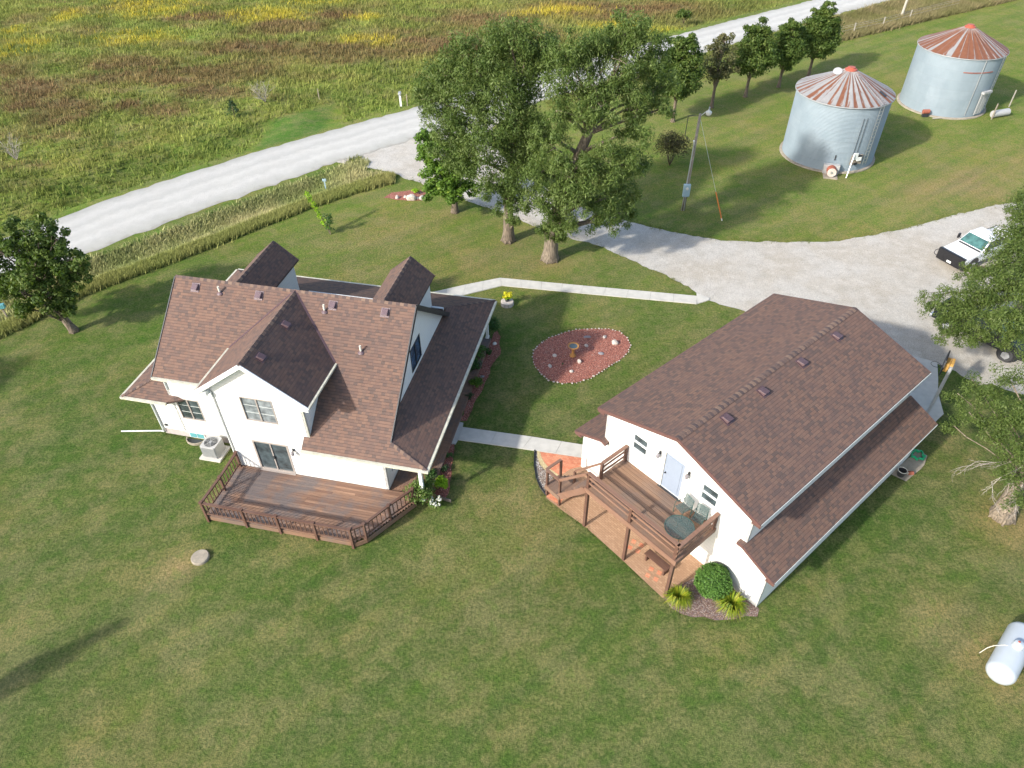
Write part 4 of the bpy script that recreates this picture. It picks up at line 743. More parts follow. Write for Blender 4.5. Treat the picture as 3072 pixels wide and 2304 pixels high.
mb = MB(); mb.box(-5.13, .05, 1.53, 1.7, -.1, .455); mb.box(-5.13, -5.0, 1.7, 11.5, -.1, .455); mb.box(.03, 7.97, .03, .2, -.1, .4); mb.box(7.85, 7.97, .2, 10.1, -.1, .4); mb.box(.03, .15, .2, 1.53, -.1, .45); mb.each('foundation', M['found'], H)
window(H, FR, 1.42, 3.03, 3.82, 5.30, gm='glassl'); window(H, lambda a, z, d: (a, 1.5+d, z), -3.6, -2.3, 1.46, 2.9, gm='glass')
window(H, lambda a, z, d: (8.0-d, a, z), 4.68, 6.17, 3.86, 5.26, gm='glassb', fm='dark', blind=False)
window(H, lambda a, z, d: (8.0-d, a, z), .55, 1.6, 1.0, 2.35, gm='glassb', fm='white'); window(H, lambda a, z, d: (8.0-d, a, z), 6.5, 7.9, 1.0, 2.35, gm='glassb', fm='white')
d = window(H, lambda a, z, d: (8.0-d, a, z), 3.4, 4.35, .42, 2.45, kind='hung', gm='doorglass', fm='white', fw=.09, name='door', blind=False)
# sliding door
sd = window(H, FR, 1.27, 3.14, .41, 2.43, gm='glass', fw=.09, name='sliding_door', blind=False); mb = MB(); mb.box(1.25, 3.16, -.12, .0, .36, .42); mb.build('sill', M['taupe'], sd)
mb = MB(); mb.box(2.2, 2.26, -.04, -.01, 1.3, 1.5); mb.build('handle', M['dark'], sd)
wall_lamp(H, (3.42, 0, 2.2), (0, -1, 0))
mb = MB(); mb.box(-4.9, -4.76, 1.44, 1.5, .68, .80); mb.build('dryer_vent', M['dark'], H)
# main roof: front slope runs down to the low eave at the right of the cross gable
R0 = MB(); U = (1, 0, 0); vm = 1.327
vv = RV-(CZ-cz(CU))/S
R0.slab([(uL, vm, mz(vm)), (-.2, vm, mz(vm)), (-.2, RV, RZ), (uL, RV, RZ)], .14, U)
R0.slab([(-.2, 2.75, mz(2.75)), (4.9, 2.75, mz(2.75)), (4.9, RV, RZ), (-.2, RV, RZ)], .14, U)
R0.slab([(4.18, vF, mz(vF)), (4.9, vF, mz(vF)), (4.9, 0, mz(0)), (4.18, 0, mz(0))], .1, U)
R0.slab([(4.9, vF, mz(vF)), (ER, vF, mz(vF)), (uR, .315, mz(.315)), (uR, RV, RZ), (4.9, RV, RZ)], .14, U)
R0.slab([(4.474, 0, mz(0)), (4.9, 0, mz(0)), (4.9, 2.75, mz(2.75)), (4.474, 2.75, mz(2.75))], .1, U)
R0.slab([(uL, RV, RZ), (uR, RV, RZ), (uR, 9.9, mz(9.9)), (uL, 9.9, mz(9.9))], .14, U)
main = R0.build('roof', M['shingle'], H)
dn = Vector((0, -1, -S)).normalized(); dn2 = Vector((0, 1, -S)).normalized()
mb = MB(); caps(mb, (uL, RV, RZ), (uR, RV, RZ), dn, dn2); mb.build('ridge_cap', M['cap'], main); mb = MB(); pr = Vector((1, 0, -PS)).normalized()
caps(mb, (uR+.05, .27, mz(.27)+.01), (ER, vF, PZ), Vector((-.2, -1, -S)).normalized(), pr, .14); mb.build('hip_cap', M['cap'], main); mb = MB()
caps(mb, (uR+.0, 11.08, 3.52), (ER, vB, PZ), Vector((0, 1, -PS)).normalized(), pr, .14); mb.build('hip_cap', M['cap'], main); mb = MB()
caps(mb, (-3.9, 3.45, 3.69), (EL_, 1.1, PZ), Vector((.1, -1, -PS)).normalized(), Vector((-1, 0, -PS)).normalized(), .14)
mb.build('hip_cap', M['cap'], main)
# porch roof: right side, rear, left side with front return
P = MB(); pz = lambda d_: PZ+PS*d_
P.slab([(ER, vF, PZ), (ER, vB, PZ), (8.0, vB-2.25, pz(2.25)), (8.0, vF+.95, pz(2.25))], .12, (0, 1, 0))
P.slab([(ER, vB, PZ), (EL_, vB, PZ), (EL_+2.42, vB-2.42, pz(2.42)), (-3.85, 9.8, pz(3.15)), (8.0, 9.8, pz(3.15)), (8.0, vB-2.25, pz(2.25))], .12, U)
P.slab([(EL_, vB, PZ), (EL_, 1.1, PZ), (-3.85, 3.52, pz(2.42)), (-3.85, vB-2.42, pz(2.42))], .12, (0, 1, 0))
P.slab([(EL_, 1.1, PZ), (-3.81, 1.1, PZ), (-3.36, 1.5, pz(.42)), (-3.85, 1.5, pz(.42)), (-3.85, 3.52, pz(2.42))], .12, U)
P.slab([(-3.81, 1.1, PZ), (-3.1, 1.48, PZ), (-3.36, 1.5, pz(.42))], .1, (1, .4, 0))
pr_ = P.build('porch_roof', M['shingle'], H)
g = MB()                                             # gutters and fascia
def gut(a, b, z, o): g.bar((a[0]+o[0]*.06, a[1]+o[1]*.06, z-.07), (b[0]+o[0]*.06, b[1]+o[1]*.06, z-.07), .12, .12)
gut((4.15, vF), (ER+.1, vF), PZ, (0, -1)); gut((ER, vF), (ER, vB), PZ, (1, 0)); gut((ER, vB), (EL_, vB), PZ, (0, 1)); gut((EL_, vB), (EL_, 1.05), PZ, (-1, 0)); gut((EL_-.1, 1.1), (-3.8, 1.1), PZ, (0, -1))
g.each('gutter', M['cream'], pr_)
g = MB(); gut((uL, vm), (-.52, vm), mz(vm), (0, -1)); g.each('gutter', M['cream'], main)
tr = MB()                                            # rake boards of the main gable
for uu in (uL-.03, uR+.03):
    for a, b in (((uu, vm if uu < 0 else .3), (uu, RV)), ((uu, 9.95), (uu, RV))):
        tr.bar((a[0], a[1], mz(a[1])-.10), (b[0], b[1], RZ-.10), .05, .22)
tr.bar((8.16, 9.95, mz(9.95)-.24), (8.16, RV, RZ-.24), .32, .03); tr.bar((8.16, .4, mz(.4)-.24), (8.16, RV, RZ-.24), .32, .03)
tr.each('rake_board', M['dark'], main)
# cross gable roof
C = MB(); ce, c0, c1 = 4.976, -.501, -.31
ve = RV-(RZ-cz(ce))/S; vt = RV-(RZ-CZ)/S
C.slab([(ce, c1, cz(ce)), (ce, ve, cz(ce)), (CU, vt, CZ), (CU, c1, CZ)], .12, (0, 1, 0)); C.slab([(c0, c1, cz(c0)), (CU, c1, CZ), (CU, vt, CZ), (c0, ve, cz(c0))], .12, (0, 1, 0))
cg = C.build('gable_roof', M['shingle'], H)
mb = MB(); caps(mb, (CU, c1, CZ), (CU, vt, CZ), Vector((1, 0, -CS)).normalized(), Vector((-1, 0, -CS)).normalized()); mb.build('ridge_cap', M['cap'], cg)
tr = MB(); tr.bar((c0-.02, c1-.02, cz(c0)-.12), (CU, c1-.02, CZ-.12), .05, .2); tr.bar((ce+.02, c1-.02, cz(ce)-.12), (CU, c1-.02, CZ-.12), .05, .2)
tr.bar((c0+.02, c1+.15, cz(c0)-.24), (CU, c1+.15, CZ-.24), .30, .03); tr.bar((ce-.02, c1+.15, cz(ce)-.24), (CU, c1+.15, CZ-.24), .30, .03)
tr.box(c0, .0, c1, .0, cz(c0)-.3, cz(c0)-.06); tr.box(4.474, ce, c1, .0, cz(c0)-.3, cz(c0)-.06); tr.each('rake_board', M['white'], cg)
g = MB(); g.bar((c0-.05, c1, cz(c0)-.06), (c0-.05, ve, cz(c0)-.06), .1, .1); g.bar((ce+.05, c1, cz(ce)-.06), (ce+.05, ve, cz(ce)-.06), .1, .1); g.each('gutter', M['cream'], cg)
vf = MB()                                            # valley flashing
vf.bar((c0, ve, cz(c0)+.03), (CU, vt, CZ+.03), .1, .012); vf.bar((ce, ve, cz(ce)+.03), (CU, vt, CZ+.03), .1, .012); vf.each('valley_flashing', M['ventm'], cg)
# rear dormers
for du in (-1.62, 6.30):
    dm = MB(); dz, ds, vd = 6.9, .84, 10.45; e = 1.24; zz = lambda k: dz-ds*k
    mv = lambda z: RV+(RZ-z)/S
    dm.slab([(du+e, vd, zz(e)), (du+e, mv(zz(e)), zz(e)), (du, mv(dz), dz), (du, vd, dz)], .1, (0, 1, 0)); dm.slab([(du-e, vd, zz(e)), (du, vd, dz), (du, mv(dz), dz), (du-e, mv(zz(e)), zz(e))], .1, (0, 1, 0))
    D = dm.build('dormer', M['shingle'], H)
    mb = MB(); caps(mb, (du, vd, dz), (du, mv(dz), dz), Vector((1, 0, -ds)).normalized(), Vector((-1, 0, -ds)).normalized()); mb.build('ridge_cap', M['cap'], D)
    W = MB(); W.prism([(du-1.0, 10.25, 3.7), (du+1.0, 10.25, 3.7), (du+1.0, 10.25, zz(1)-.1), (du, 10.25, dz-.1), (du-1.0, 10.25, zz(1)-.1)], (0, -2.9, 0)); W.build('dormer_wall', M['siding'], D)
    W = MB(); W.bar((du-e, vd+.02, zz(e)-.1), (du, vd+.02, dz-.1), .04, .18); W.bar((du+e, vd+.02, zz(e)-.1), (du, vd+.02, dz-.1), .04, .18); W.each('rake_board', M['ventm'], D)
    window(D, lambda a, z, d: (a, 10.25-d-.1, z), du-.5, du+.5, 4.4, 5.7, kind='hung', fm='white') if False else None
for u_, v_ in ((-2.97, 4.97), (.44, 4.97), (4.29, 4.95), (6.94, 4.93)): roof_vent(H, (u_, v_, mz(v_)), (0, 1, S), mat='ventl', s=1.)
for u_, v_ in ((2.54, 3.09), (2.52, .66)): roof_vent(H, (u_+.15, v_, cz(u_+.15)), (-1, 0, CS), (0, 1, 0))
for u_, v_ in ((-1.61, 4.85), (3.95, 4.66), (6.14, 3.33)): pipe(H, (u_, v_, mz(v_)-.02))
# downspouts
mb = MB(); mb.tube([(-3.72, 1.27, 4.2), (-3.74, 1.44, 4.0), (-3.74, 1.44, 3.45)], .04, 6); mb.build('downspout', M['soffit'], H)
mb = MB(); mb.tube([(4.5, -.03, 5.45), (4.5, -.03, 3.35)], .028, 6); mb.build('downspout', M['cream'], H)
mb = MB(); mb.tube([(.08, -.06, 5.4), (.08, -.05, .5)], .03, 6); mb.build('corner_trim', M['white'], H)
mb = MB(); mb.tube([(-5.12, 1.44, 2.75), (-5.12, 1.44, .2), (-5.4, 1.55, .09), (-7.5, 1.1, .06)], .04, 6); mb.build('downspout', M['soffit'], H)
# porch floor and posts
mb = MB()
for k in range(14):
    u0 = 8.0+.145*k; mb.box(u0, u0+.137, -.05, 12.6, .22, .30, random.random())
mb.box(7.98, 10.0, .0, 12.55, .0, .215); mb.build('porch_floor', M['deck'], H)
for v_ in (-.18, 12.6):
    mb = MB(); mb.box(9.72, 9.87, v_-.075, v_+.075, .3, 2.72); mb.box(9.69, 9.90, v_-.1, v_+.1, .3, .42); mb.box(9.69, 9.90, v_-.1, v_+.1, 2.6, 2.72); mb.build('porch_post', M['white'], H)
for u_ in (3,):
    mb = MB(); mb.box(u_-.075, u_+.075, 12.45, 12.6, 0, 2.72); mb.build('porch_post', M['white'], H)
# basement window and its well
bw = MB(); bw.box(-3.65, -2.75, 1.49, 1.528, .06, .44); o = bw.build('basement_window', M['white'], H)
for a in (-3.6, -3.18): bw = MB(); bw.box(a, a+.38, 1.475, 1.489, .1, .4); bw.build('pane', M['teal'], o)
t = thing('window_well', 'half-round metal window well at the house foundation', 'window well', (*Hw(-3.25, 1.42), 0), HT)
mb = MB(); A = [(-.52*math.cos(k*PI/10), -.42*math.sin(k*PI/10)) for k in range(11)]
for i in range(10): mb.bar((*A[i], .06), (*A[i+1], .06), .04, .18)
mb.build('rim', M['conc_old'], t); mb = MB(); mb.prism([(*a, .012) for a in A][::-1], (0, 0, .01)); mb.build('cover', M['dark'], t)

# ---- house deck
D = thing('deck', 'low weathered wooden deck with balustrade along the white house', 'deck', (HX, HY, 0), HT)
zd = .40; mb = MB(); n = 23; OUT = [(0.08, 0), (.14, -3.22), (7.55, -3.22), (7.95, -2.9), (8.72, -1.65), (9.45, -.5), (9.6, 0)]
def xr(v): return np.interp(-v, [0, .5, 1.65, 2.9, 3.22], [9.6, 9.45, 8.72, 7.95, 7.55])
for k in range(n):
    v0 = -.02-k*.14; v1 = v0-.134; x1 = float(min(xr(v0), xr(v1))); x0 = .1; cut = [x0]+sorted(random.sample([2.1, 3.2, 4.3, 5.4, 6.5], 1))+[x1]
    for a, b in zip(cut, cut[1:]): mb.box(a, b-.01, v1+.006, v0, zd-.035, zd+random.uniform(-.003, .003), random.random())
mb.build('deck_floor', M['deck'], D)
mb = MB(); L = [(.08, -.02), (.12, -3.25), (7.55, -3.25), (7.97, -2.92), (8.75, -1.65), (9.5, -.45)]
for a, b in zip(L, L[1:]): mb.bar((*a, zd-.17), (*b, zd-.17), .04, .26)
mb.build('skirt_board', M['deckg'], D)
PO = [(.2, -.12), (.22, -1.7), (.16, -3.3), (2.18, -3.3), (3.88, -3.3), (5.69, -3.3), (7.42, -3.3), (7.93, -2.9), (8.66, -1.66), (9.42, -.5)]
for i, (a, b) in enumerate(PO):
    mb = MB(); mb.box(a-.055, a+.055, b-.055, b+.055, -.05 if i in (2, 6) else zd-.28, 1.40); mb.box(a-.075, a+.075, b-.075, b+.075, 1.40, 1.44); mb.build('railing_post', M['rail'], D)
for a, b in ((2.91, -3.1), (5.36, -3.05), (7.82, -2.8), (.6, -3.05), (3, -1), (6, -1)):
    mb = MB(); mb.box(a-.05, a+.05, b-.05, b+.05, -.05, zd-.04); mb.build('support_post', M['rail'], D)
for (a, b), (c, e) in zip(PO, PO[1:]):
    mb = MB(); mb.bar((a, b, 1.31), (c, e, 1.31), .05, .09); mb.bar((a, b, .60), (c, e, .60), .04, .08); mb.bar((a, b, 1.375), (c, e, 1.375), .12, .03); o = mb.each('handrail', M['rail'], D)
    L = math.hypot(c-a, e-b); k = max(2, int(L/.21)); bl = MB()
    for i in range(1, k): f = i/k; x, y = a+(c-a)*f, b+(e-b)*f; bl.box(x-.018, x+.018, y-.018, y+.018, .56, 1.3, random.random())
    bl.build('balusters', M['rail'], o)

# ---- garage
G = thing('garage', 'white gabled garage with brown shingle roof, lower side roofs and upstairs door', 'garage', (GX, GY, 0), GT)
ga, gb_, gc, GL = 1.289, 9.175, 10.447, 13.31; RU_ = (ga+gb_)/2; GZ, GE, gs = 6.347, 4.941, .3253; gz = lambda u: GZ-gs*abs(u-RU_)
FW = lambda a, z, d: (a, d, z)
shz = lambda u: 3.216-.469*(u-gb_); poz = lambda u: 3.168-.426*(ga-u)
wall('wall', [(0, 0), (gc, 0), (gc, shz(gc)-.1), (gb_, shz(gb_)-.1), (gb_, gz(gb_)-.1), (RU_, GZ-.1), (ga, gz(ga)-.1), (ga, poz(ga)-.1), (0, poz(0)-.1)], [rect(2.92, 3.74, 3.79, 4.75), rect(6.69, 7.51, 3.79, 4.75), rect(4.72, 5.74, 2.82, 4.98)], M['siding'], G, FW)
wall('wall', [(0, 0), (GL-.2, 0), (GL-.2, shz(gc)-.1), (0, shz(gc)-.1)], [], M['siding'], G, lambda a, z, d: (gc-d, a, z))
wall('wall', [(0, 2.9), (GL-.2, 2.9), (GL-.2, gz(gb_)-.12), (0, gz(gb_)-.12)], [], M['siding'], G, lambda a, z, d: (gb_-d, a, z))
wall('wall', [(0, 0), (GL-.2, 0), (GL-.2, 2.5), (0, 2.5)], [], M['siding'], G, lambda a, z, d: (0+d, a, z))
wall('wall', [(0, 2.9), (GL-.2, 2.9), (GL-.2, gz(ga)-.12), (0, gz(ga)-.12)], [], M['siding'], G, lambda a, z, d: (ga+d, a, z))
wall('wall', [(0, 0), (gc, 0), (gc, shz(gc)-.1), (gb_, shz(gb_)-.1), (gb_, gz(gb_)-.1), (RU_, GZ-.1), (ga, gz(ga)-.1), (ga, poz(ga)-.1), (0, poz(0)-.1)], [rect(1.2, 4.2, .05, 2.3), rect(5.4, 8.4, .05, 2.3)], M['siding'], G, lambda a, z, d: (a, GL-.2-d, z))
for a in (1.2, 5.4):
    mb = MB()
    for k in range(4): mb.box(a, a+3.0, GL-.32, GL-.28, .05+k*.5625, .05+k*.5625+.55)
    mb.build('overhead_door', M['white'], G)
window(G, FW, 2.92, 3.74, 3.79, 4.75, kind='hung', fm='white', blind=False); window(G, FW, 6.69, 7.51, 3.79, 4.75, kind='hung', fm='white', blind=False)
mb = MB(); mb.box(4.62, 4.72, -.03, .1, 2.8, 5.06); mb.box(5.74, 5.84, -.03, .1, 2.8, 5.06); mb.box(4.72, 5.74, -.03, .1, 4.96, 5.06); dr = mb.build('door', M['pipe'], G)
mb = MB(); mb.box(4.721, 5.739, .03, .07, 2.82, 4.96); mb.build('door_panel', M['doorglass'], dr); mb = MB(); mb.box(4.88, 5.58, .012, .03, 3.0, 4.8); mb.build('pane', M['doorglass'], dr)
mb = MB(); mb.tube([(4.83, .02, 3.75), (4.83, -.05, 3.75)], .035, 10); mb.build('handle', M['dark'], dr); mb = MB(); mb.box(4.6, 5.86, -.1, .0, 2.785, 2.815); mb.build('sill', M['dark'], dr)
wall_lamp(G, (4.42, 0, 4.7), (0, -1, 0)); wall_lamp(G, (5.98, 0, 4.7), (0, -1, 0)); mb = MB(); mb.box(3.80, 3.92, -.03, 0, 3.02, 3.16); mb.build('socket_box', M['soffit'], G)
ov = -.22; gl, gr = .91, 9.554
T = MB(); T.slab([(gl, ov, gz(gl)), (RU_, ov, GZ), (RU_, GL, GZ), (gl, GL, gz(gl))], .12, (0, 1, 0)); T.slab([(gr, ov, gz(gr)), (gr, GL, gz(gr)), (RU_, GL, GZ), (RU_, ov, GZ)], .12, (0, 1, 0)); gm = T.build('roof', M['shingle'], G)
mb = MB(); caps(mb, (RU_, ov, GZ), (RU_, GL, GZ), Vector((1, 0, -gs)).normalized(), Vector((-1, 0, -gs)).normalized(), .15, .17, .014); mb.build('ridge_cap', M['cap'], gm)
tr = MB()
for v_ in (ov-.02, GL+.02): tr.bar((gl, v_, gz(gl)-.1), (RU_, v_, GZ-.1), .04, .17); tr.bar((gr, v_, gz(gr)-.1), (RU_, v_, GZ-.1), .04, .17)
tr.bar((gl-.02, ov, gz(gl)-.11), (gl-.02, GL, gz(gl)-.11), .04, .17); tr.box(gr-.38, gr, ov, -.0, gz(gr)-.25, gz(gr)-.13); tr.box(gl, gl+.38, ov, -.0, gz(gr)-.25, gz(gr)-.13); tr.each('rake_board', M['rfascia'], gm)
tr = MB(); tr.bar((gr+.012, ov+.02, gz(gr)-.07), (gr+.012, GL, gz(gr)-.07), .02, .13); tr.build('eave_board', M['soffit'], gm)
T = MB(); se = 10.83; T.slab([(se, ov, shz(se)), (se, GL, shz(se)), (gb_, GL, shz(gb_)), (gb_, ov, shz(gb_))], .1, (0, 1, 0)); T.slab([(gb_-.3, ov, shz(gb_)), (gb_, ov, shz(gb_)), (gb_, 0, shz(gb_)), (gb_-.3, 0, shz(gb_))], .1, (0, 1, 0)); gsd = T.build('side_roof', M['shingle'], G)
tr = MB(); tr.bar((gb_-.3, ov-.02, shz(gb_)-.08), (gb_, ov-.02, shz(gb_)-.08), .04, .14); tr.bar((gb_, ov-.02, shz(gb_)-.08), (se, ov-.02, shz(se)-.08), .04, .15); tr.bar((gb_, GL+.02, shz(gb_)-.08), (se, GL+.02, shz(se)-.08), .04, .15); tr.box(se-.38, se, ov, 0, shz(se)-.22, shz(se)-.1); tr.each('rake_board', M['rfascia'], gsd)
tr = MB(); tr.bar((se+.012, ov+.02, shz(se)-.065), (se+.012, GL, shz(se)-.065), .02, .12); tr.build('eave_board', M['soffit'], gsd)
T = MB(); pe = -.39; T.slab([(pe, ov, poz(pe)), (ga, ov, poz(ga)), (ga, GL, poz(ga)), (pe, GL, poz(pe))], .1, (0, 1, 0)); T.slab([(ga, ov, poz(ga)), (ga+.3, ov, poz(ga)-.1), (ga+.3, 0, poz(ga)-.1), (ga, 0, poz(ga))], .1, (0, 1, 0)); gpd = T.build('side_roof', M['shingle'], G)
tr = MB(); tr.bar((pe, ov-.02, poz(pe)-.08), (ga, ov-.02, poz(ga)-.08), .04, .15); tr.bar((ga, ov-.02, poz(ga)-.08), (ga+.3, ov-.02, poz(ga)-.18), .04, .14); tr.bar((pe-.02, ov, poz(pe)-.08), (pe-.02, GL, poz(pe)-.08), .04, .15); tr.box(pe, 0, ov, 0, poz(pe)-.22, poz(pe)-.1); tr.each('rake_board', M['rfascia'], gpd)
mb = MB(); mb.box(-.02, .1, -.02, .03, 0, 2.5); mb.build('corner_trim', M['white'], G)
for v_ in (10.76, 7.84, 4.86, 2.31): roof_vent(G, (5.74, v_, gz(5.74)), (-1, 0, gs), (0, 1, 0), s=1.1)

# ---- raised deck on the garage
E_ = thing('raised_deck', 'raised brown wooden deck on posts with stairs in front of the garage', 'deck', (GX, GY, 0), GT)
z2 = 2.78; mb = MB()
for k in range(14):
    v0 = -.01-k*.183; mb.box(2.62, 7.72, v0-.169, v0, z2-.04, z2+random.uniform(-.003, .003), random.random())
mb.build('deck_floor', M['deckg'], E_)
mb = MB(); mb.bar((2.58, -2.58, z2-.13), (7.76, -2.58, z2-.13), .045, .28, .9); mb.bar((2.6, -2.55, z2-.13), (2.6, 0, z2-.13), .045, .26); mb.bar((7.74, -2.55, z2-.13), (7.74, 0, z2-.13), .045, .26)
for k in range(9): mb.bar((3.0+k*.55, -2.5, z2-.12), (3.0+k*.55, 0, z2-.12), .04, .15)
mb.build('rim_board', M['railg'], E_)
for u_ in (2.69, 5.16, 7.6):
    mb = MB(); mb.box(u_-.07, u_+.07, -2.54, -2.40, 0, 3.70); mb.build('post', M['rail'], E_)
for u_, v_ in ((2.68, -.1), (2.68, -1.66), (7.68, -.1)):
    mb = MB(); mb.box(u_-.06, u_+.06, v_-.06, v_+.06, z2-.25, 3.70); mb.build('post', M['rail'], E_)
def rails(pts):
    for a, b in zip(pts, pts[1:]):
        mb = MB(); mb.bar((*a, 3.74), (*b, 3.74), .17, .04, .6); o = mb.build('handrail', M['railg'], E_)
        lo = MB()
        for zz_ in (3.44, 3.12): lo.bar((*a, zz_), (*b, zz_), .04, .1, .8)
        lo.each('rail_board', M['railg'], o)
rails([(2.68, -2.5), (7.7, -2.5)]); rails([(7.7, -2.58), (7.7, -.05)]); rails([(2.68, -1.62), (2.68, -.05)])
# stairs: landing at .78 m, flight up to the deck, steps down to the bricks
zl = .78; mb = MB()
for k in range(7): mb.box(.15+k*.137, .15+k*.137+.13, -2.62, -1.62, zl-.04, zl, random.random())
mb.box(.12, 1.12, -2.66, -2.62, zl-.26, zl-.0); mb.box(.10, .15, -2.62, -1.62, zl-.26, zl-.02); la = mb.build('landing', M['deckg'], E_)
for u_, v_, t_ in ((.19, -2.56, 1.85), (1.05, -2.56, 1.85), (.19, -1.68, 1.85), (1.12, -1.68, 1.85)):
    mb = MB(); mb.box(u_-.05, u_+.05, v_-.05, v_+.05, 0, t_); mb.build('post', M['rail'], la)
mb = MB(); mb.bar((.15, -2.6, 1.87), (1.1, -2.6, 1.87), .15, .04); mb.bar((.15, -2.6, 1.865), (.15, -1.65, 1.865), .14, .04); mb.each('handrail', M['railg'], la)
mb = MB(); mb.bar((1.05, -2.6, 1.88), (2.64, -2.6, 3.70), .05, .13); mb.bar((1.12, -1.66, 1.88), (2.66, -1.66, 3.72), .06, .09); mb.each('stair_handrail', M['railg'], E_)
mb = MB(); mb.bar((.98, -2.6, zl-.16), (2.62, -2.6, z2-.16), .045, .30); mb.bar((.98, -1.68, zl-.16), (2.62, -1.68, z2-.16), .045, .30); mb.each('stringer', M['railg'], E_)
mb = MB()
for k in range(1, 9): f = k/9; mb.box(1.1+1.52*f-.2, 1.1+1.52*f+.06, -2.57, -1.70, zl+2.0*f-.04, zl+2.0*f, random.random())
mb.each('tread', M['deckg'], E_)
mb = MB()
for k in range(1, 4): mb.box(.2, 1.08, -1.62+.24*(k-1), -1.62+.24*k, zl-.19*k-.05, zl-.19*k, random.random())
mb.each('tread', M['deckg'], la)
# ------------------------------------------------------------------ things in the yard
# ---- air conditioner
t = thing('air_conditioner', 'grey outdoor air conditioner with top fan by the house wall', 'air conditioner', (*Hw(-1.78, .72), 0), HT)
mb = MB(); mb.box(-.58, .58, -.55, .55, 0, .10); mb.build('pad', M['conc'], t)
mb = MB(); pts = [(-.42, -.36), (-.36, -.42), (.36, -.42), (.42, -.36), (.42, .36), (.36, .42), (-.36, .42), (-.42, .36)]; mb.prism([(*p, .1) for p in pts], (0, 0, .76)); mb.build('casing', M['acu'], t, bevel=.012)
mb = MB()
for k in range(15): mb.box(-.37+k*.052, -.35+k*.052, -.432, -.42, .16, .8); mb.box(-.432, -.42, -.36+k*.05, -.34+k*.05, .16, .8)
mb.build('louvres', M['grey_metal'], t)
mb = MB(); mb.lathe([(.33, .865), (.33, .875), (.01, .875)], 24); mb.build('fan_well', M['black'], t)
mb = MB()
for k in range(9): r = .06+k*.032; mb.tube([(r*math.cos(a*PI/10), r*math.sin(a*PI/10), .90) for a in range(21)], .005, 4, cap=False)
for k in range(6): a = k*PI/3; mb.bar((0, 0, .9), (.33*math.cos(a), .33*math.sin(a), .9), .012, .012)
mb.build('fan_guard', M['grey_metal'], t)
mb = MB(); mb.lathe([(.001, .882), (.07, .884), (.06, .895), (.001, .897)], 12, (.0, 0, 0)); mb.build('fan_hub', M['steel'], t)
# ---- grain bins
def corr(R, H, n=96, p=.107, am=.011):
    k = int(H/p*4); mb = MB(); vs = []
    for i in range(k+1):
        r = R+am*math.sin(i*PI/2); z = .12+(H-.12)*i/k
        vs += [(r*math.cos(2*PI*j/n), r*math.sin(2*PI*j/n), z) for j in range(n)]
    mb.add(vs, [(i*n+j, i*n+(j+1) % n, (i+1)*n+(j+1) % n, (i+1)*n+j) for i in range(k) for j in range(n)]); return mb
def bin_(c, R, Hh, Re, top, rust, label, seed, dirs):
    t = thing('grain_bin', label, 'grain bin', (*c, 0), 0, 'steel grain bins')
    mb = MB(); mb.lathe([(R+.22, -.05), (R+.22, .10), (R+.1, .13), (R-.2, .13)], 64); mb.build('foundation', M['conc_old'], t)
    corr(R, Hh, am=.011 if seed == 1 else .004).build('wall', M['galv'], t)
    n = 64; mb = MB(); vs = []; K = 6                       # ribbed cone
    for i in range(K+1):
        f = i/K; r = Re*(1-f)+.42*f; z = Hh-.02+(top-Hh-.12)*f
        for j in range(n): a = 2*PI*j/n; vs.append((r*math.cos(a), r*math.sin(a), z+(.0 if j % 2 else .035)))
    fs = [(i*n+j, i*n+(j+1) % n, (i+1)*n+(j+1) % n, (i+1)*n+j) for i in range(K) for j in range(n)]; mb.add(vs, fs)
    rf = mb.build('roof', M[rust], t)
    mb = MB(); mb.lathe([(Re-.02, Hh-.10), (Re+.03, Hh-.08), (Re+.02, Hh-.02)], 64); mb.build('eave_ring', M['grey_metal'], rf)
    mb = MB(); mb.lathe([(.46, top-.16), (.48, top-.06), (.42, top-.02), (.30, top+.02), (.30, top+.10), (.01, top+.12)], 24); mb.build('cap', M['redcap'], rf)
    def on(a, f, up=.05): r = Re*(1-f)+.42*f; return Vector((r*math.cos(a), r*math.sin(a), Hh-.02+(top-Hh-.12)*f+up))
    def ladder(a, z0, z1):
        mb = MB(); s = .2; o = Vector((math.cos(a), math.sin(a), 0)); q = Vector((-o.y, o.x, 0))
        for e in (-s, s): mb.bar(o*(R+.13)+q*e+Vector((0, 0, z0)), o*(R+.13)+q*e+Vector((0, 0, z1)), .035, .035)
        zz_ = z0+.2
        while zz_ < z1: mb.bar(o*(R+.13)-q*s+Vector((0, 0, zz_)), o*(R+.13)+q*s+Vector((0, 0, zz_)), .03, .03); zz_ += .3
        return mb.build('ladder', M['steel'], t)
    ladder(dirs['lad'], .6, Hh+.1)
    mb = MB(); a = dirs['rl']; A, B = on(a, .02), on(a, .9); sd_ = Vector((-math.sin(a), math.cos(a), 0))*.2
    mb.bar(A+sd_, B+sd_*.7, .03, .03); mb.bar(A-sd_, B-sd_*.7, .03, .03)
    for k in range(14): p = A.lerp(B, (k+.5)/14); mb.bar(p-sd_, p+sd_, .03, .03)
    mb.build('roof_ladder', M['rockg'], rf); return t, on, rf
S1 = (27.84, 60.41); A1 = lambda d: math.radians(d)
b1, on1, r1 = bin_(S1, 3.76, 5.5, 3.9, 7.24, 'rustA', 'silver grain bin with pale rust streaked roof, nearer the driveway', 1, dict(lad=A1(-62), rl=A1(-58)))
b2, on2, r2 = bin_((42.87, 71.52), 3.82, 5.45, 3.9, 7.23, 'rustB', 'silver grain bin with heavily rusted roof, farther from the house', 2, dict(lad=A1(-52), rl=A1(-46)))
p = on1(A1(160), .83, .06)                             # open lid and dark hatch on the near bin roof
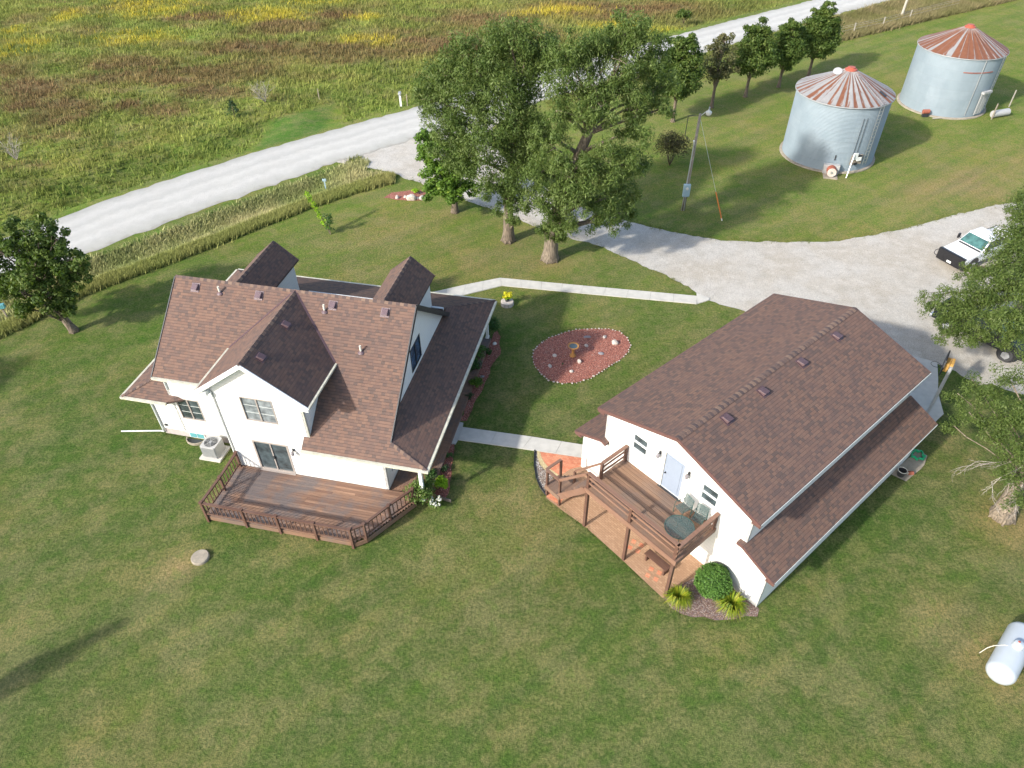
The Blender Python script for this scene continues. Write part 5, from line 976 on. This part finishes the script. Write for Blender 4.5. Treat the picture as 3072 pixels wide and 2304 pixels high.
mb = MB(); mb.lathe([(.34, 0), (.36, .04), (.01, .08)], 20); o = mb.build('fill_lid', M['acu'], r1); o.location = p+Vector((-.1, -.35, .12)); o.rotation_euler = (.5, -.25, 0)
mb = MB(); a = A1(-46); q = on1(a, .16, .06); u_ = Vector((-math.sin(a), math.cos(a), 0))*.14; d_ = (on1(a, .32, .06)-q)
mb.add([q-u_, q+u_, q+u_+d_, q-u_+d_, q-u_+Vector((0, 0, .05)), q+u_+Vector((0, 0, .05)), q+u_+d_+Vector((0, 0, .05)), q-u_+d_+Vector((0, 0, .05))], [(4, 5, 6, 7), (0, 1, 5, 4), (1, 2, 6, 5), (2, 3, 7, 6), (3, 0, 4, 7)]); mb.build('hatch', M['black'], r1)
def onwall(parent, c_ang, R, z0, z1, wd, mat, name, dep=.1, off=.04):
    a = A1(c_ang); o = Vector((math.cos(a), math.sin(a), 0)); q = Vector((-o.y, o.x, 0)); mb = MB(); z = (z0+z1)/2
    mb.bar(o*(R+off)+Vector((0, 0, z)), o*(R+off+dep)+Vector((0, 0, z)), wd, z1-z0); return mb.build(name, M[mat], parent)
bd = onwall(b1, -76, 3.76, .75, 1.55, 1.05, 'post', 'meter_board', .05, .05)
for dz, da, ww, hh, mt in ((.55, -79.5, .38, .55, 'soffit'), (.42, -76.0, .13, .3, 'white'), (.42, -73.8, .13, .3, 'white'), (.42, -71.6, .13, .3, 'white'), (.78, -73.6, .4, .1, 'dark'), (.1, -77, .3, .14, 'dark')): onwall(bd, da, 3.76, .65+dz, .65+dz+hh, ww, mt, 'meter_box', .12, .1)
mb = MB()
for da in (-82.5, -78): a = A1(da); mb.tube([((3.76+.06)*math.cos(a), (3.76+.06)*math.sin(a), z) for z in (.9, 2.6, 4.6)], .018, 5)
mb.build('conduit', M['dark'], b1)
onwall(b1, -103, 3.76, 1.1, 1.55, .08, 'dark', 'latch', .04)
# fan unit at the base of the near bin
fu = thing('bin_fan', 'rusty round drying fan with pale grille against the near bin', 'fan', (S1[0]-1.15, S1[1]-4.35, 0), math.radians(-15))
mb = MB(); mb.box(-.62, .62, .25, .62, .1, .85); mb.build('duct', M['acu'], fu)
def ycyl(name, r0, y0, y1, mat, z=.48, r1=None): mb = MB(); mb.tube([(0, y0, z), (0, y1, z)], [r0, r1 or r0], 24); return mb.build(name, M[mat], fu, smooth=False)
M['rust'] = rough_mat('red_brown_rust', (.28, .085, .05), .35, 5, .85); ycyl('housing', .38, -.35, .28, 'rust'); ycyl('grille', .36, -.40, -.352, 'rock'); ycyl('grille_hub', .1, -.43, -.40, 'steel')
mb = MB(); mb.box(-.55, .55, -.55, .7, -.02, .09); mb.build('base', M['conc_old'], fu)
mb = MB(); mb.bar((0, 0, 0), (.45, .75, 1.7), .07, .05); o = mb.build('white_pipe', M['white']); o.location = (S1[0]+.05, S1[1]-4.75, .02); tag(o, 'white pipe leaning on the near bin below the meters', 'pipe')
# door, chute and bits on the far bin
dd = onwall(b2, -63, 3.82, .35, 2.35, .95, 'acu', 'door', .06); onwall(dd, -63, 3.82, 2.3, 2.5, 1.15, 'acu', 'door_hood', .3)
for k in (-.3, 0, .3): onwall(dd, -63+k*14, 3.82, .4, 2.2, .03, 'grey_metal', 'door_rib', .09)
mb = MB()
for dl in range(-108, -66, 2): a0, a1 = A1(dl), A1(dl+2); mb.bar((3.86*math.cos(a0), 3.86*math.sin(a0), 4.25), (3.86*math.cos(a1), 3.86*math.sin(a1), 4.25), .03, .07)
mb.build('red_stripe', M['rust'], b2)
mb = MB(); a = A1(-84); mb.tube([(3.88*math.cos(a), 3.88*math.sin(a), z) for z in (.3, 2.5, 5.3)], .03, 5); mb.build('conduit', M['grey_metal'], b2)
mb = MB(); mb.tube([(0, 0, .35), (1.7, .5, .38)], .32, 16); o = mb.build('auger_tube', M['acu']); o.location = (46.1, 67.9, 0); tag(o, 'pale metal tube lying at the right foot of the far bin', 'tube')
mb = MB(); mb.box(-.04, .04, -.04, .04, 0, 1.5); o = mb.build('wooden_stake', M['post']); o.location = (45.9, 67.5, 0); tag(o, 'wooden stake beside the pale tube at the far bin', 'stake')
mb = MB(); mb.box(-.04, .04, -.04, .04, 0, 1.6); o = mb.build('fence_post', M['fence']); o.location = (49.2, 70.6, 0); tag(o, 'lone dark post on the grass right of the far bin', 'post')
t = thing('engine_motor', 'small rusty motor on a stand at the foot of the far bin', 'motor', (39.9, 68.35, 0)); mb = MB(); mb.tube([(-.3, 0, .5), (.3, 0, .5)], .2, 12); mb.build('motor', M['rust'], t); mb = MB(); mb.box(-.25, .25, -.15, .15, 0, .32); mb.build('stand', M['dark'], t)
mb = MB(); mb.bar((0, 0, .08), (1.5, .2, .1), .14, .06); o = mb.build('plank', M['fence']); o.location = (40.4, 67.7, 0); tag(o, 'weathered plank leaning at the far bin base', 'plank')
# ---- light pole with meter
t = thing('light_pole', 'leaning weathered pole with yard light and electric meter on the lawn', 'light pole', (13.45, 50.64, 0))
mb = MB(); mb.tube([(0, 0, -.1), (.06, 0, 3.5), (.1, 0, 7.5)], [.15, .12, .09], 12); mb.build('pole', M['post'], t, smooth=True)
mb = MB(); mb.tube([(-.14, -.12, 0), (-.12, -.12, 1.3)], .03, 6); mb.tube([(.02, -.15, 0), (.0, -.15, 1.3)], .035, 6); mb.tube([(-.08, -.15, 2.1), (-.03, -.13, 5.3)], .04, 6); mb.tube([(-.03, -.13, 5.3), (-.03, -.13, 5.55), (-.1, -.2, 5.6)], .06, 6); mb.build('conduit', M['steel'], t)
mb = MB(); mb.box(-.30, .22, -.36, -.14, 1.25, 2.25); bx = mb.build('meter_box', M['meter'], t, bevel=.03); mb = MB(); mb.tube([(-.04, -.36, 1.95), (-.04, -.44, 1.95)], .10, 16); mb.build('meter_dial', M['pipe'], bx)
mb = MB(); mb.tube([(.1, 0, 7.3), (.45, -.02, 7.62), (.62, -.03, 7.66)], .025, 6); la_ = mb.build('lamp_arm', M['pipe'], t)
mb = MB(); mb.lathe([(.06, .14), (.1, .06), (.2, .0), (.22, -.06), (.19, -.2), (.1, -.28), (.01, -.3)], 16, (.68, -.03, 7.66)); mb.build('lamp_shade', M['pipe'], la_); mb = MB(); mb.box(.64, .72, -.07, .01, 7.8, 7.98); mb.build('photocell', M['grey_metal'], la_)
mb = MB(); mb.tube([(.1, 0, 7.35), (-.7, .1, 7.32)], .02, 5); mb.tube([(-.7, .1, 7.32), (-.72, .1, 5.9)], .025, 5); mb.tube([(-.72, .1, 5.9), (-.4, 0, 5.55), (-.05, -.13, 5.55)], .012, 4); mb.build('service_cable', M['dark'], t)
t = thing('guy_wire', 'guy wire with an orange sleeve anchored in the grass by the light pole', 'guy wire', (16.08, 48.86, 0)); top = Vector((13.55-16.08, 50.64-48.86, 7.3))
mb = MB(); mb.tube([(0, 0, 0), top], .012, 4); mb.build('wire', M['steel'], t); mb = MB(); mb.tube([top*.02, top*.29], .045, 8); mb.build('guard_sleeve', M['orange'], t); mb = MB(); mb.tube([(0, 0, 0), top*.025], .05, 8); mb.build('anchor', M['pipe'], t)
# ---- birdbath and stones in the oval bed
t = thing('birdbath', 'orange brown birdbath in the middle of the oval mulch bed', 'birdbath', (3.64, 33.0, 0))
mb = MB(); mb.lathe([(.19, .03), (.2, .08), (.14, .14), (.09, .22), (.08, .5), (.11, .62), (.07, .66)], 20); mb.build('pedestal', M['terra'], t, smooth=True)
mb = MB(); mb.lathe([(.06, .64), (.2, .68), (.33, .76), (.34, .80), (.30, .79), (.18, .73), (.01, .72)], 28); bw_ = mb.build('bowl', M['terra'], t, smooth=True); mb = MB(); mb.lathe([(.24, .764), (.01, .765)], 24); mb.build('water', M['water'], bw_)
def rock_mesh(seed, n=2):
    bm = bmesh.new(); bmesh.ops.create_icosphere(bm, subdivisions=n, radius=1); random.seed(seed); a = [Vector((random.uniform(-1, 1), random.uniform(-1, 1), random.uniform(-1, 1))).normalized() for _ in range(9)]; k = [random.uniform(.62, .95) for _ in a]
    for v in bm.verts:
        for d, r in zip(a, k):
            q = v.co.dot(d)
            if q > r: v.co -= d*(q-r)*.85
    me = bpy.data.meshes.new('rock'); bm.to_mesh(me); bm.free(); return me
RM = [rock_mesh(i) for i in range(5)]
RMm = {}
def rock(name, c, s, label, group, mat='rock', rz=0, k=0, cat='stone', z=0.):
    key = (k, mat)
    if key not in RMm: me = RM[k].copy(); me.materials.append(M[mat]); RMm[key] = me
    o = bpy.data.objects.new(name, RMm[key]); COL.objects.link(o); o.location = (*c, s[2]*.45+z); o.scale = s; o.rotation_euler = (0, 0, rz); return tag(o, label, cat, group)
LS = [((4.64, 34.75), (.24, .14, .07), 'flat blue-grey stone near the top edge of the oval bed', 'rockg'), ((5.69, 34.7), (.17, .13, .1), 'pale square stone near the top right of the oval bed', 'rock'), ((6.26, 34.1), (.19, .24, .2), 'largest upright cream stone at the right of the oval bed', 'rock'), ((4.52, 33.9), (.15, .11, .08), 'small speckled stone right of the birdbath', 'rock'), ((5.32, 33.15), (.2, .13, .07), 'flat reddish grey stone in the sunlit part of the oval bed', 'rockg'), ((2.55, 32.98), (.13, .15, .1), 'pale stone left of the birdbath', 'rock'), ((3.98, 32.38), (.14, .17, .15), 'pointed white stone below the birdbath', 'rock'), ((2.24, 32.05), (.18, .12, .08), 'white oblong stone at the lower left of the oval bed', 'rock'), ((3.45, 31.55), (.13, .12, .09), 'pinkish stone at the lower edge of the oval bed', 'rock')]
for i, (c, s, l, mt) in enumerate(LS): rock('stone', c, s, l, 'loose stones inside the oval bed', mt, i*.7, i % 5, z=.02)
pts = dens(OVAL, .205, 0)
for i, q in enumerate(pts):
    f = random.uniform(.03, .058)*(1.3 if random.random() < .15 else 1); rock('edging_stone', (q.x+random.uniform(-.03, .03), q.y+random.uniform(-.03, .03)), (f*1.2, f, f*.8), 'small pale stone in the ring edging the oval mulch bed', 'stones edging the oval bed', 'rock', random.uniform(0, 3), i % 5, z=.01)
shrub('seedling', 'tiny green plant in the lower half of the oval bed', 'plant', (2.98, 32.2), .1, .12, 'shrub', 60, .03, .5, 3, k=5)
RS = [((-7.87, 52.75), (.42, .3, .36), 'largest grey boulder in the small mulch bed'), ((-7.02, 52.85), (.36, .26, .22), 'flat pale boulder nearest the maple in the small mulch bed'), ((-9.04, 53.0), (.2, .18, .2), 'rounded pale boulder at the left end of the small mulch bed'), ((-8.4, 53.1), (.17, .14, .14), 'little pale stone left of the largest boulder'), ((-7.4, 52.85), (.17, .14, .16), 'dark stone between the two big boulders')]
for i, (c, s, l) in enumerate(RS): rock('boulder', c, s, l, 'boulders in the small mulch bed', 'rockg' if i == 4 else 'rock', i*.5, i % 5, 'boulder')
shrub('mum_plant', 'low yellow and green plant behind the boulders', 'plant', (-7.68, 53.75), .34, .5, 'chart', 400, .06, .5, 15, k=14)
rock('stone', (-1.03, 34.2), (.14, .13, .11), 'single round white stone in the porch bed', None, 'pipe', 0, 2)
rock('stone', (-1.72, 31.2), (.14, .1, .07), 'flat grey stone above the bright round shrub', None, 'rockg', 0, 3)
mb = MB(); mb.bar((0, 0, .12), (.75, -.3, .12), .04, .2); o = mb.build('landscape_timber', M['timber']); o.location = (-3.75, 22.35, 0); tag(o, 'short grey board on edge beside the white flowered plant', 'board')
# ---- flower pot on the stone ring
t = thing('planter_base', 'round pale stone base holding the yellow flower pot', 'planter base', (-.25, 38.3, 0)); mb = MB(); mb.lathe([(.42, 0), (.41, .26), (.38, .29), (.01, .29)], 24); mb.build('drum', M['rock'], t); mb = MB()
for k in range(9): a = 2*PI*k/9; mb.bar((.415*math.cos(a), .415*math.sin(a), .02), (.415*math.cos(a), .415*math.sin(a), .26), .03, .03)
mb.build('joint', M['conc_old'], t)
t = thing('flower_pot', 'dark pot of bright yellow flowers on the stone base', 'flower pot', (-.25, 38.3, .29)); mb = MB(); mb.lathe([(.12, 0), (.17, .2), (.19, .22), (.16, .21)], 16); mb.build('pot', M['dark'], t)
leaves('flower', M['yellow'], [(-.25+random.uniform(-.22, .22), 38.3+random.uniform(-.18, .18), .7+random.uniform(-.05, .2), .12) for _ in range(16)], 26, .045, .7, t, (-.25, 38.3, .29), seed=9)
leaves('foliage', M['chart'], [(-.25+random.uniform(-.18, .18), 38.3+random.uniform(-.15, .15), .58, .13) for _ in range(8)], 26, .05, .5, t, (-.25, 38.3, .29), seed=10)
# ---- septic lid
t = thing('septic_cover', 'round tan concrete cover standing in the lawn below the deck', 'cover', (*Hw(.85, -5.25), 0)); mb = MB(); mb.lathe([(.40, -.02), (.40, .10), (.37, .14), (.01, .15)], 28); mb.build('lid', M['conc_old'], t)
# ---- propane tank
def capsule(name, R, L, mat, parent, z, n=32):
    mb = MB(); pr = []
    for k in range(9): a = PI/2*k/8; pr.append((-(L/2-R*.75)-R*.75*math.cos(a), R*math.sin(a)))
    pr += [(-x, r) for x, r in pr[::-1]]; vs = []
    for x, r in pr: r = max(r, .004); vs += [(x, r*math.cos(2*PI*k/n), z+r*math.sin(2*PI*k/n)) for k in range(n)]
    mb.add(vs, [(i*n+j, (i+1)*n+j, (i+1)*n+(j+1) % n, i*n+(j+1) % n) for i in range(len(pr)-1) for j in range(n)]); return mb.build(name, M[mat], parent, smooth=True)
t = thing('propane_tank', 'white horizontal propane tank on the grass at the right edge', 'propane tank', (19.35, 13.75, 0), math.radians(44))
capsule('tank', .52, 3.0, 'tank', t, .72)
mb = MB(); mb.lathe([(.2, 1.2), (.2, 1.36), (.17, 1.42), (.01, 1.46)], 20); dm = mb.build('dome', M['tank'], t); mb = MB(); mb.lathe([(.05, 1.455), (.04, 1.475), (.01, 1.48)], 10, (.04, .04, 0)); mb.build('cap', M['redcap'], dm)
mb = MB(); mb.tube([(-.15, .1, 1.22), (-.2, .35, 1.12), (-.25, .6, .8), (-.28, .72, .5), (-.28, .8, 0)], .014, 6); mb.build('pipe', M['pipe'], t)
for x_ in (-.85, .85):
    mb = MB(); mb.prism([(x_, -.3, 0), (x_, .3, 0), (x_, .38, .42), (x_, -.38, .42)], (.1, 0, 0)); mb.build('foot', M['tank'], t)
# ---- furniture on the raised deck
def local(u, v, z, rz=0, **k): q = Gw(u, v); return (*q, z)
t = thing('patio_table', 'round patio table with a greenish mesh top on the raised deck', 'table', local(7.0, -1.62, z2), GT)
mb = MB()
for k in range(24): a0, a1 = 2*PI*k/24, 2*PI*(k+1)/24; mb.bar((.6*math.cos(a0), .6*math.sin(a0), .71), (.6*math.cos(a1), .6*math.sin(a1), .71), .03, .025)
mb.build('rim', M['deckframe'], t)
def mat_mesh():
    n = N('semi_open_mesh_top'); n.b.inputs['Base Color'].default_value = (.07, .11, .105, 1); n.b.inputs['Alpha'].default_value = .52; return n.m
M['mesh'] = mat_mesh(); mb = MB(); mb.lathe([(.59, .700), (.59, .706), (.01, .706)], 32); mb.build('tabletop', M['mesh'], t)
for k in range(4): a = PI/4+k*PI/2; mb = MB(); mb.tube([(.5*math.cos(a), .5*math.sin(a), 0), (.3*math.cos(a), .3*math.sin(a), .4), (.5*math.cos(a), .5*math.sin(a), .70)], .014, 6); mb.build('leg', M['deckframe'], t)
def chair(u, v, rz, label):
    t = thing('patio_chair', label, 'chair', local(u, v, z2), GT+rz, 'green metal patio chairs'); f = M['deckframe']
    mb = MB(); mb.prism([(-.24, -.23, .43), (.24, -.23, .43), (.24, .24, .43), (-.24, .24, .43)], (0, 0, .012)); mb.build('seat', M['mesh'], t)
    mb = MB(); mb.tube([(-.26, .24, .42), (-.25, .3, .98), (.25, .3, .98), (.26, .24, .42)], .014, 6); mb.build('back_frame', f, t); mb = MB(); mb.prism([(-.24, .25, .45), (.24, .25, .45), (.24, .30, .97), (-.24, .30, .97)], (0, .008, 0)); mb.build('backrest', M['mesh'], t)
    for s in (-1, 1):
        mb = MB(); mb.tube([(s*.27, .24, .0), (s*.27, .26, .66), (s*.29, -.2, .66), (s*.28, -.24, .0)], .014, 6); mb.build('armrest', f, t)
        for y_ in (-.24, .24): mb = MB(); mb.tube([(s*.26, y_, 0), (s*.26, y_, .43)], .013, 5); mb.build('leg', f, t)
chair(6.35, -.55, -.25, 'green metal chair against the wall, left of the garage window'); chair(7.12, -.5, .15, 'green metal chair beneath the right garage window')
t = thing('garden_bench', 'dark wooden bench under the front edge of the raised deck', 'bench', local(6.35, -1.62, 0.03), GT)
mb = MB()
for k in range(4): mb.box(-.62, .62, -.2+k*.1, -.11+k*.1, .42, .45, random.random())
mb.build('seat', M['rail'], t)
for x_ in (-.5, .5): mb = MB(); mb.box(x_-.04, x_+.04, -.18, .18, 0, .42); mb.build('leg', M['rail'], t)
# red brick rosettes let into the patio
for u_, v_, l in ((5.05, -1.55, 'under the middle of the deck'), (6.55, -2.05, 'near the bench')):
    mb = MB()
    for i, j in ((-1, -1), (1, -1), (-1, 1), (1, 1)):
        for k in (-.055, .055): mb.box(i*.19-.1, i*.19+.1, j*.19+k-.048, j*.19+k+.048, .031, .037)
    o = mb.build('brick_rosette', M['redbrick']); o.location = local(u_, v_, 0); o.rotation_euler.z = GT+.3; tag(o, 'four-part red brick motif set in the tan patio '+l, 'brick motif', 'red brick motifs in the patio')
mb = MB(); mb.tube([(1.14, 25.38, .05), (1.09, 24.4, .05), (1.16, 23.5, .05), (1.35, 22.84, .05), (1.6, 22.4, .05)], .04, 6); tag(mb.build('edging_strip', M['black']), 'black plastic edging curving beside the river pebbles', 'edging')
# ---- things on the pad
hs = Gw(10.72, 13.35); mb = MB(); P_ = []
for k in range(130): a = k*2*PI/22; r = .20+.20*((k*7) % 22)/22+.015*math.sin(k); P_.append((r*math.cos(a)*1.1, r*math.sin(a)*.95, .08+.035*(k//22)*.6))
mb.tube(P_, .024, 6); o = mb.build('garden_hose', M['green_hose']); o.location = (*hs, 0); tag(o, 'coiled bright green garden hose on the concrete pad', 'hose')
t = thing('bucket', 'grey metal bucket with pale rim beside the garage lean-to', 'bucket', (*Gw(10.78, 11.5), .05)); mb = MB(); mb.lathe([(.17, 0), (.21, .34), (.225, .35), (.2, .345), (.16, .05), (.01, .04)], 20); mb.build('pail', M['dark'], t); mb = MB(); mb.tube([(.215*math.cos(a*PI/10), .215*math.sin(a*PI/10), .355) for a in range(21)], .015, 5, cap=False); mb.build('rim', M['pipe'], t)
t = thing('sprinkler', 'small red hose reel lying on the concrete pad edge', 'hose reel', (*Gw(11.08, 11.92), .05)); mb = MB(); mb.tube([(-.1, 0, .1), (.1, 0, .1)], .1, 12); mb.build('drum', M['rust'], t); mb = MB(); mb.tube([(-.14, 0, 0), (-.14, 0, .12), (.14, 0, .12), (.14, 0, 0)], .015, 5); mb.build('frame', M['pipe'], t)
# ---- basketball hoop
t = thing('basketball_hoop', 'basketball hoop with black backboard behind the garage', 'basketball hoop', (22.43, 27.75, 0))
mb = MB(); mb.tube([(0, 0, 0), (0, 0, 3.35)], .085, 10); mb.build('pole', M['grey_metal'], t)
n_ = Vector((-.82, .57, 0)).normalized(); q_ = Vector((-n_.y, n_.x, 0)); ctr = Vector((.0, .35, 3.3))+n_*.12
mb = MB(); A = ctr+Vector((0, 0, 0)); v = [A+q_*a+Vector((0, 0, z)) for a, z in ((-.6, -.45), (.6, -.45), (.66, .1), (.5, .45), (-.5, .45), (-.66, .1))]; mb.prism(v, n_*.06); mb.build('backboard', M['black'], t)
mb = MB(); mb.bar(A-n_*.12+q_*.3-Vector((0, 0, .1)), A-n_*.12-q_*.3-Vector((0, 0, .1)), .18, .5); mb.bar(A-n_*.3+q_*.28, A-n_*.3-q_*.28, .14, .4); mb.build('mount_board', M['yellow_wood'], t)
mb = MB(); rc_ = A+n_*.36+Vector((0, 0, -.3)); mb.tube([rc_+Vector((.23*math.cos(a*PI/12), .23*math.sin(a*PI/12), 0)) for a in range(25)], .012, 6, cap=False); mb.bar(A+n_*.04+Vector((0, 0, -.3)), A+n_*.14+Vector((0, 0, -.3)), .16, .03); mb.build('rim', M['dark'], t)
# ---- pickups
def pickup(label, loc, rz, paint, guard=False):
    t = thing('pickup_truck', label, 'pickup truck', (*loc, 0), rz); pm = M[paint]; dk = M['black']
    W = .98; mb = MB()
    prof = [(2.75, .55), (2.78, .95), (2.68, 1.08), (1.35, 1.22), (1.2, 1.24), (-2.75, 1.24), (-2.8, .6), (-2.6, .5), (2.6, .5)]
    mb.prism([(x_, -W, z_) for x_, z_ in prof[:4]+[(1.2, 1.24), (-.75, 1.24), (-.75, .5), (2.6, .5)]], (0, 2*W, 0)); body = mb.build('body', pm, t, bevel=.06)
    mb = MB()                                              # open bed: floor, sides, tailgate
    mb.box(-2.78, -.74, -W, W, .5, .75); mb.box(-2.78, -.74, -W, -W+.1, .75, 1.27); mb.box(-2.78, -.74, W-.1, W, .75, 1.27); mb.box(-2.80, -2.70, -W+.1, W-.1, .75, 1.26); mb.box(-.84, -.74, -W+.1, W-.1, .75, 1.26); bd_ = mb.build('bed', pm, t, bevel=.02)
    mb = MB(); mb.box(-2.7, -.84, -W+.1, W-.1, .752, .77); mb.build('bed_liner', dk, bd_)
    def fr(zb, zt, k=0.): f = (zb-1.22)/.66; g_ = (zt-1.22)/.66; a = lambda q: (1.28-.72*q, -.72+.12*q, .95-.17*q); x1, x0, y1 = a(f); X1, X0, Y1 = a(g_); return [(x0, -y1, zb), (x1, -y1, zb), (x1, y1, zb), (x0, y1, zb), (X0, -Y1, zt), (X1, -Y1, zt), (X1, Y1, zt), (X0, Y1, zt)]
    B6 = [(3, 2, 1, 0), (4, 5, 6, 7), (0, 1, 5, 4), (1, 2, 6, 5), (2, 3, 7, 6), (3, 0, 4, 7)]
    mb = MB(); mb.add(fr(1.2, 1.88), B6); cab = mb.build('cab', pm, t, bevel=.05)
    c = [Vector(p) for p in fr(1.27, 1.81)]
    def pane(i, name, mat, ins=.93):
        q = [c[k] for k in B6[i]]; m_ = sum(q, Vector())/4; nrm = (q[1]-q[0]).cross(q[2]-q[0]).normalized(); q = [m_+(p-m_)*ins+nrm*.012 for p in q]; mb = MB(); mb.prism(q, nrm*.008); mb.build(name, M[mat], cab)
    pane(3, 'windscreen', 'glassg'); pane(5, 'rear_window', 'glass'); pane(2, 'side_window', 'glass', .86); pane(4, 'side_window', 'glass', .86)
    mb = MB(); mb.bar((1.32, -.8, 1.25), (1.32, .8, 1.25), .16, .03); mb.build('cowl', dk, cab)
    for s in (-1, 1):
        mb = MB(); mb.box(1.0, 1.16, s*1.02-.1*(s < 0), s*1.02+.1*(s > 0)+.0, 1.25, 1.62) if False else mb.bar((1.05, s*1.12, 1.3), (1.05, s*1.12, 1.62), .1, .2); mb.tube([(1.05, s*.93, 1.35), (1.05, s*1.1, 1.42)], .025, 6); mb.build('mirror', dk, t)
        mb = MB(); mb.box(2.755, 2.79, s*.72-.15, s*.72+.15, .78, .98); mb.build('headlight', M['pipe'], t)
        mb = MB(); mb.box(.1, .25, s*(W+.012)-.012, s*(W+.012)+.012, 1.06, 1.1); mb.build('door_handle', dk if paint == 'paintw' else M['steel'], t)
        mb = MB(); mb.bar((-2.75, s*.93, 1.285), (-.8, s*.93, 1.285), .05, .03); mb.build('bed_rail', M['steel'] if paint == 'paintk' else dk, t)
        for x_ in (1.82, -1.78):
            mb = MB(); mb.tube([(x_, s*.80, .42), (x_, s*1.0, .42)], .41, 28); wl = mb.build('wheel', M['tyre'], t, bevel=.03)
            mb = MB(); y_ = s*1.0; mb.tube([(x_, y_-s*.03, .42), (x_, y_+s*.006, .42)], .22, 24)
            for k in range(5): a = 2*PI*k/5; mb.bar((x_, y_+s*.012, .42), (x_+.24*math.cos(a), y_+s*.012, .42+.24*math.sin(a)), .07, .02, up=(0, 1, 0))
            mb.build('rim', M['steel'], wl)
            mb = MB(); mb.tube([(x_, s*(W-.25), .5), (x_, s*(W+.004), .5)], .52, 28); mb.build('wheel_arch', dk, t)
    mb = MB(); mb.box(2.76, 2.93, -.95, .95, .42, .68); mb.build('bumper', M['steel'] if not guard else dk, t, bevel=.03); mb = MB(); mb.box(2.76, 2.80, -.52, .52, .72, 1.0); mb.build('grille', dk, t)
    mb = MB(); mb.box(-2.95, -2.8, -.95, .95, .45, .65); mb.build('bumper', M['steel'], t, bevel=.03)
    if guard:
        mb = MB(); mb.prism([(2.93, -.98, .35), (2.93, .98, .35), (2.97, .98, 1.14), (2.97, -.98, 1.14)], (.05, 0, 0)); mb.prism([(2.75, -.98, 1.12), (2.97, -.98, 1.14), (2.97, .98, 1.14), (2.75, .98, 1.12)], (0, 0, .03)); gg = mb.build('grille_guard', dk, t)
        mb = MB()
        for y_ in (-.5, .5): mb.bar((2.95, y_, .35), (2.95, y_, 1.18), .06, .12)
        mb.tube([(2.95, -.98, .5), (3.05, -1.16, .6), (3.05, -1.16, .85), (2.95, -.98, 1.0)], .025, 6); mb.tube([(2.95, .98, .5), (3.05, 1.16, .6), (3.05, 1.16, .85), (2.95, .98, 1.0)], .025, 6); mb.build('guard_bar', dk, gg)
        mb = MB(); mb.box(2.985, 2.995, -.16, .16, .45, .6); mb.build('number_plate', M['white'], t)
    return t
pickup('white pickup truck with black grille guard, half under the tree', (32.6, 43.35), math.radians(207), 'paintw', True)
pickup('black pickup truck with silver wheels under the tree by the garage yard', (28.45, 34.15), math.radians(-54), 'paintk')
# ---- roadside bits
t = thing('mailbox', 'grey mailbox on a white post across the road', 'mailbox', (-10.88, 72.9, 0)); mb = MB(); mb.box(-.09, .09, -.09, .09, -.3, 1.0); mb.build('post', M['white'], t); mb = MB(); mb.box(-.14, .14, -.3, .25, 1.0, 1.25); mb.build('box', M['grey_metal'], t, bevel=.05)
t = thing('marker_post', 'small teal plastic marker on a short post at the left edge', 'marker', (-32.19, 37.33, 0), .3); mb = MB(); mb.box(-.04, .04, -.04, .04, 0, .9); mb.build('post', M['post'], t); mb = MB(); mb.box(-.22, .22, -.12, .12, .85, 1.15); mb.build('box', M['teal'], t, bevel=.02)
mb = MB(); mb.box(-.05, .05, -.02, .02, -.3, .75); mb.box(-.16, .16, -.03, .03, .6, .8); o = mb.build('utility_marker', M['meter']); o.location = (-15.14, 54.95, 0); tag(o, 'pale blue marker in the ditch weeds by the driveway mouth', 'marker')
for i, (x_, y_, l) in enumerate(((42.28, 93.98, 'white fence post standing nearest the row of trees'), (46.69, 96.27, 'white fence post in the middle of the wire fence'), (51.21, 99.22, 'white fence post farthest along the wire fence'))):
    mb = MB(); mb.box(-.05, .05, -.05, .05, -.2, 1.35); o = mb.build('fence_post', M['fence']); o.location = (x_, y_, 0); o.rotation_euler.y = .05*(i-1); tag(o, l, 'fence post', 'posts of the wire fence')
mb = MB(); Q_ = [(37.8, 91.5), (42.28, 93.98), (46.69, 96.27), (51.21, 99.22), (60, 104.6)]
for z_ in (.35, .7, 1.05, 1.25):
    for a, b in zip(Q_, Q_[1:]): mb.tube([(*a, z_), (*b, z_)], .008, 3)
tag(mb.build('fence_wire', M['steel']), 'thin wire strands of the fence past the far bin', 'wire fence')
t = thing('utility_pole', 'pale wooden utility pole at the top edge by the road', 'utility pole', (50.88, 100.71, 0)); mb = MB(); mb.tube([(0, 0, -.3), (.3, 0, 9)], [.17, .11], 10); mb.build('pole', M['fence'], t); mb = MB(); mb.bar((-.9, .5, 8.6), (1.5, -.6, 8.6), .1, .12); mb.build('crossarm', M['post'], t)
for x_, y_, l in ((-19.4, 73.0, 'thin dark post right of the mown crossing'), (-10.2, 71.2, 'short dark stake beside the mailbox')):
    mb = MB(); mb.box(-.04, .04, -.04, .04, -.3, 1.1); o = mb.build('stake', M['post']); o.location = (x_, y_+1.5, 0); tag(o, l, 'stake')
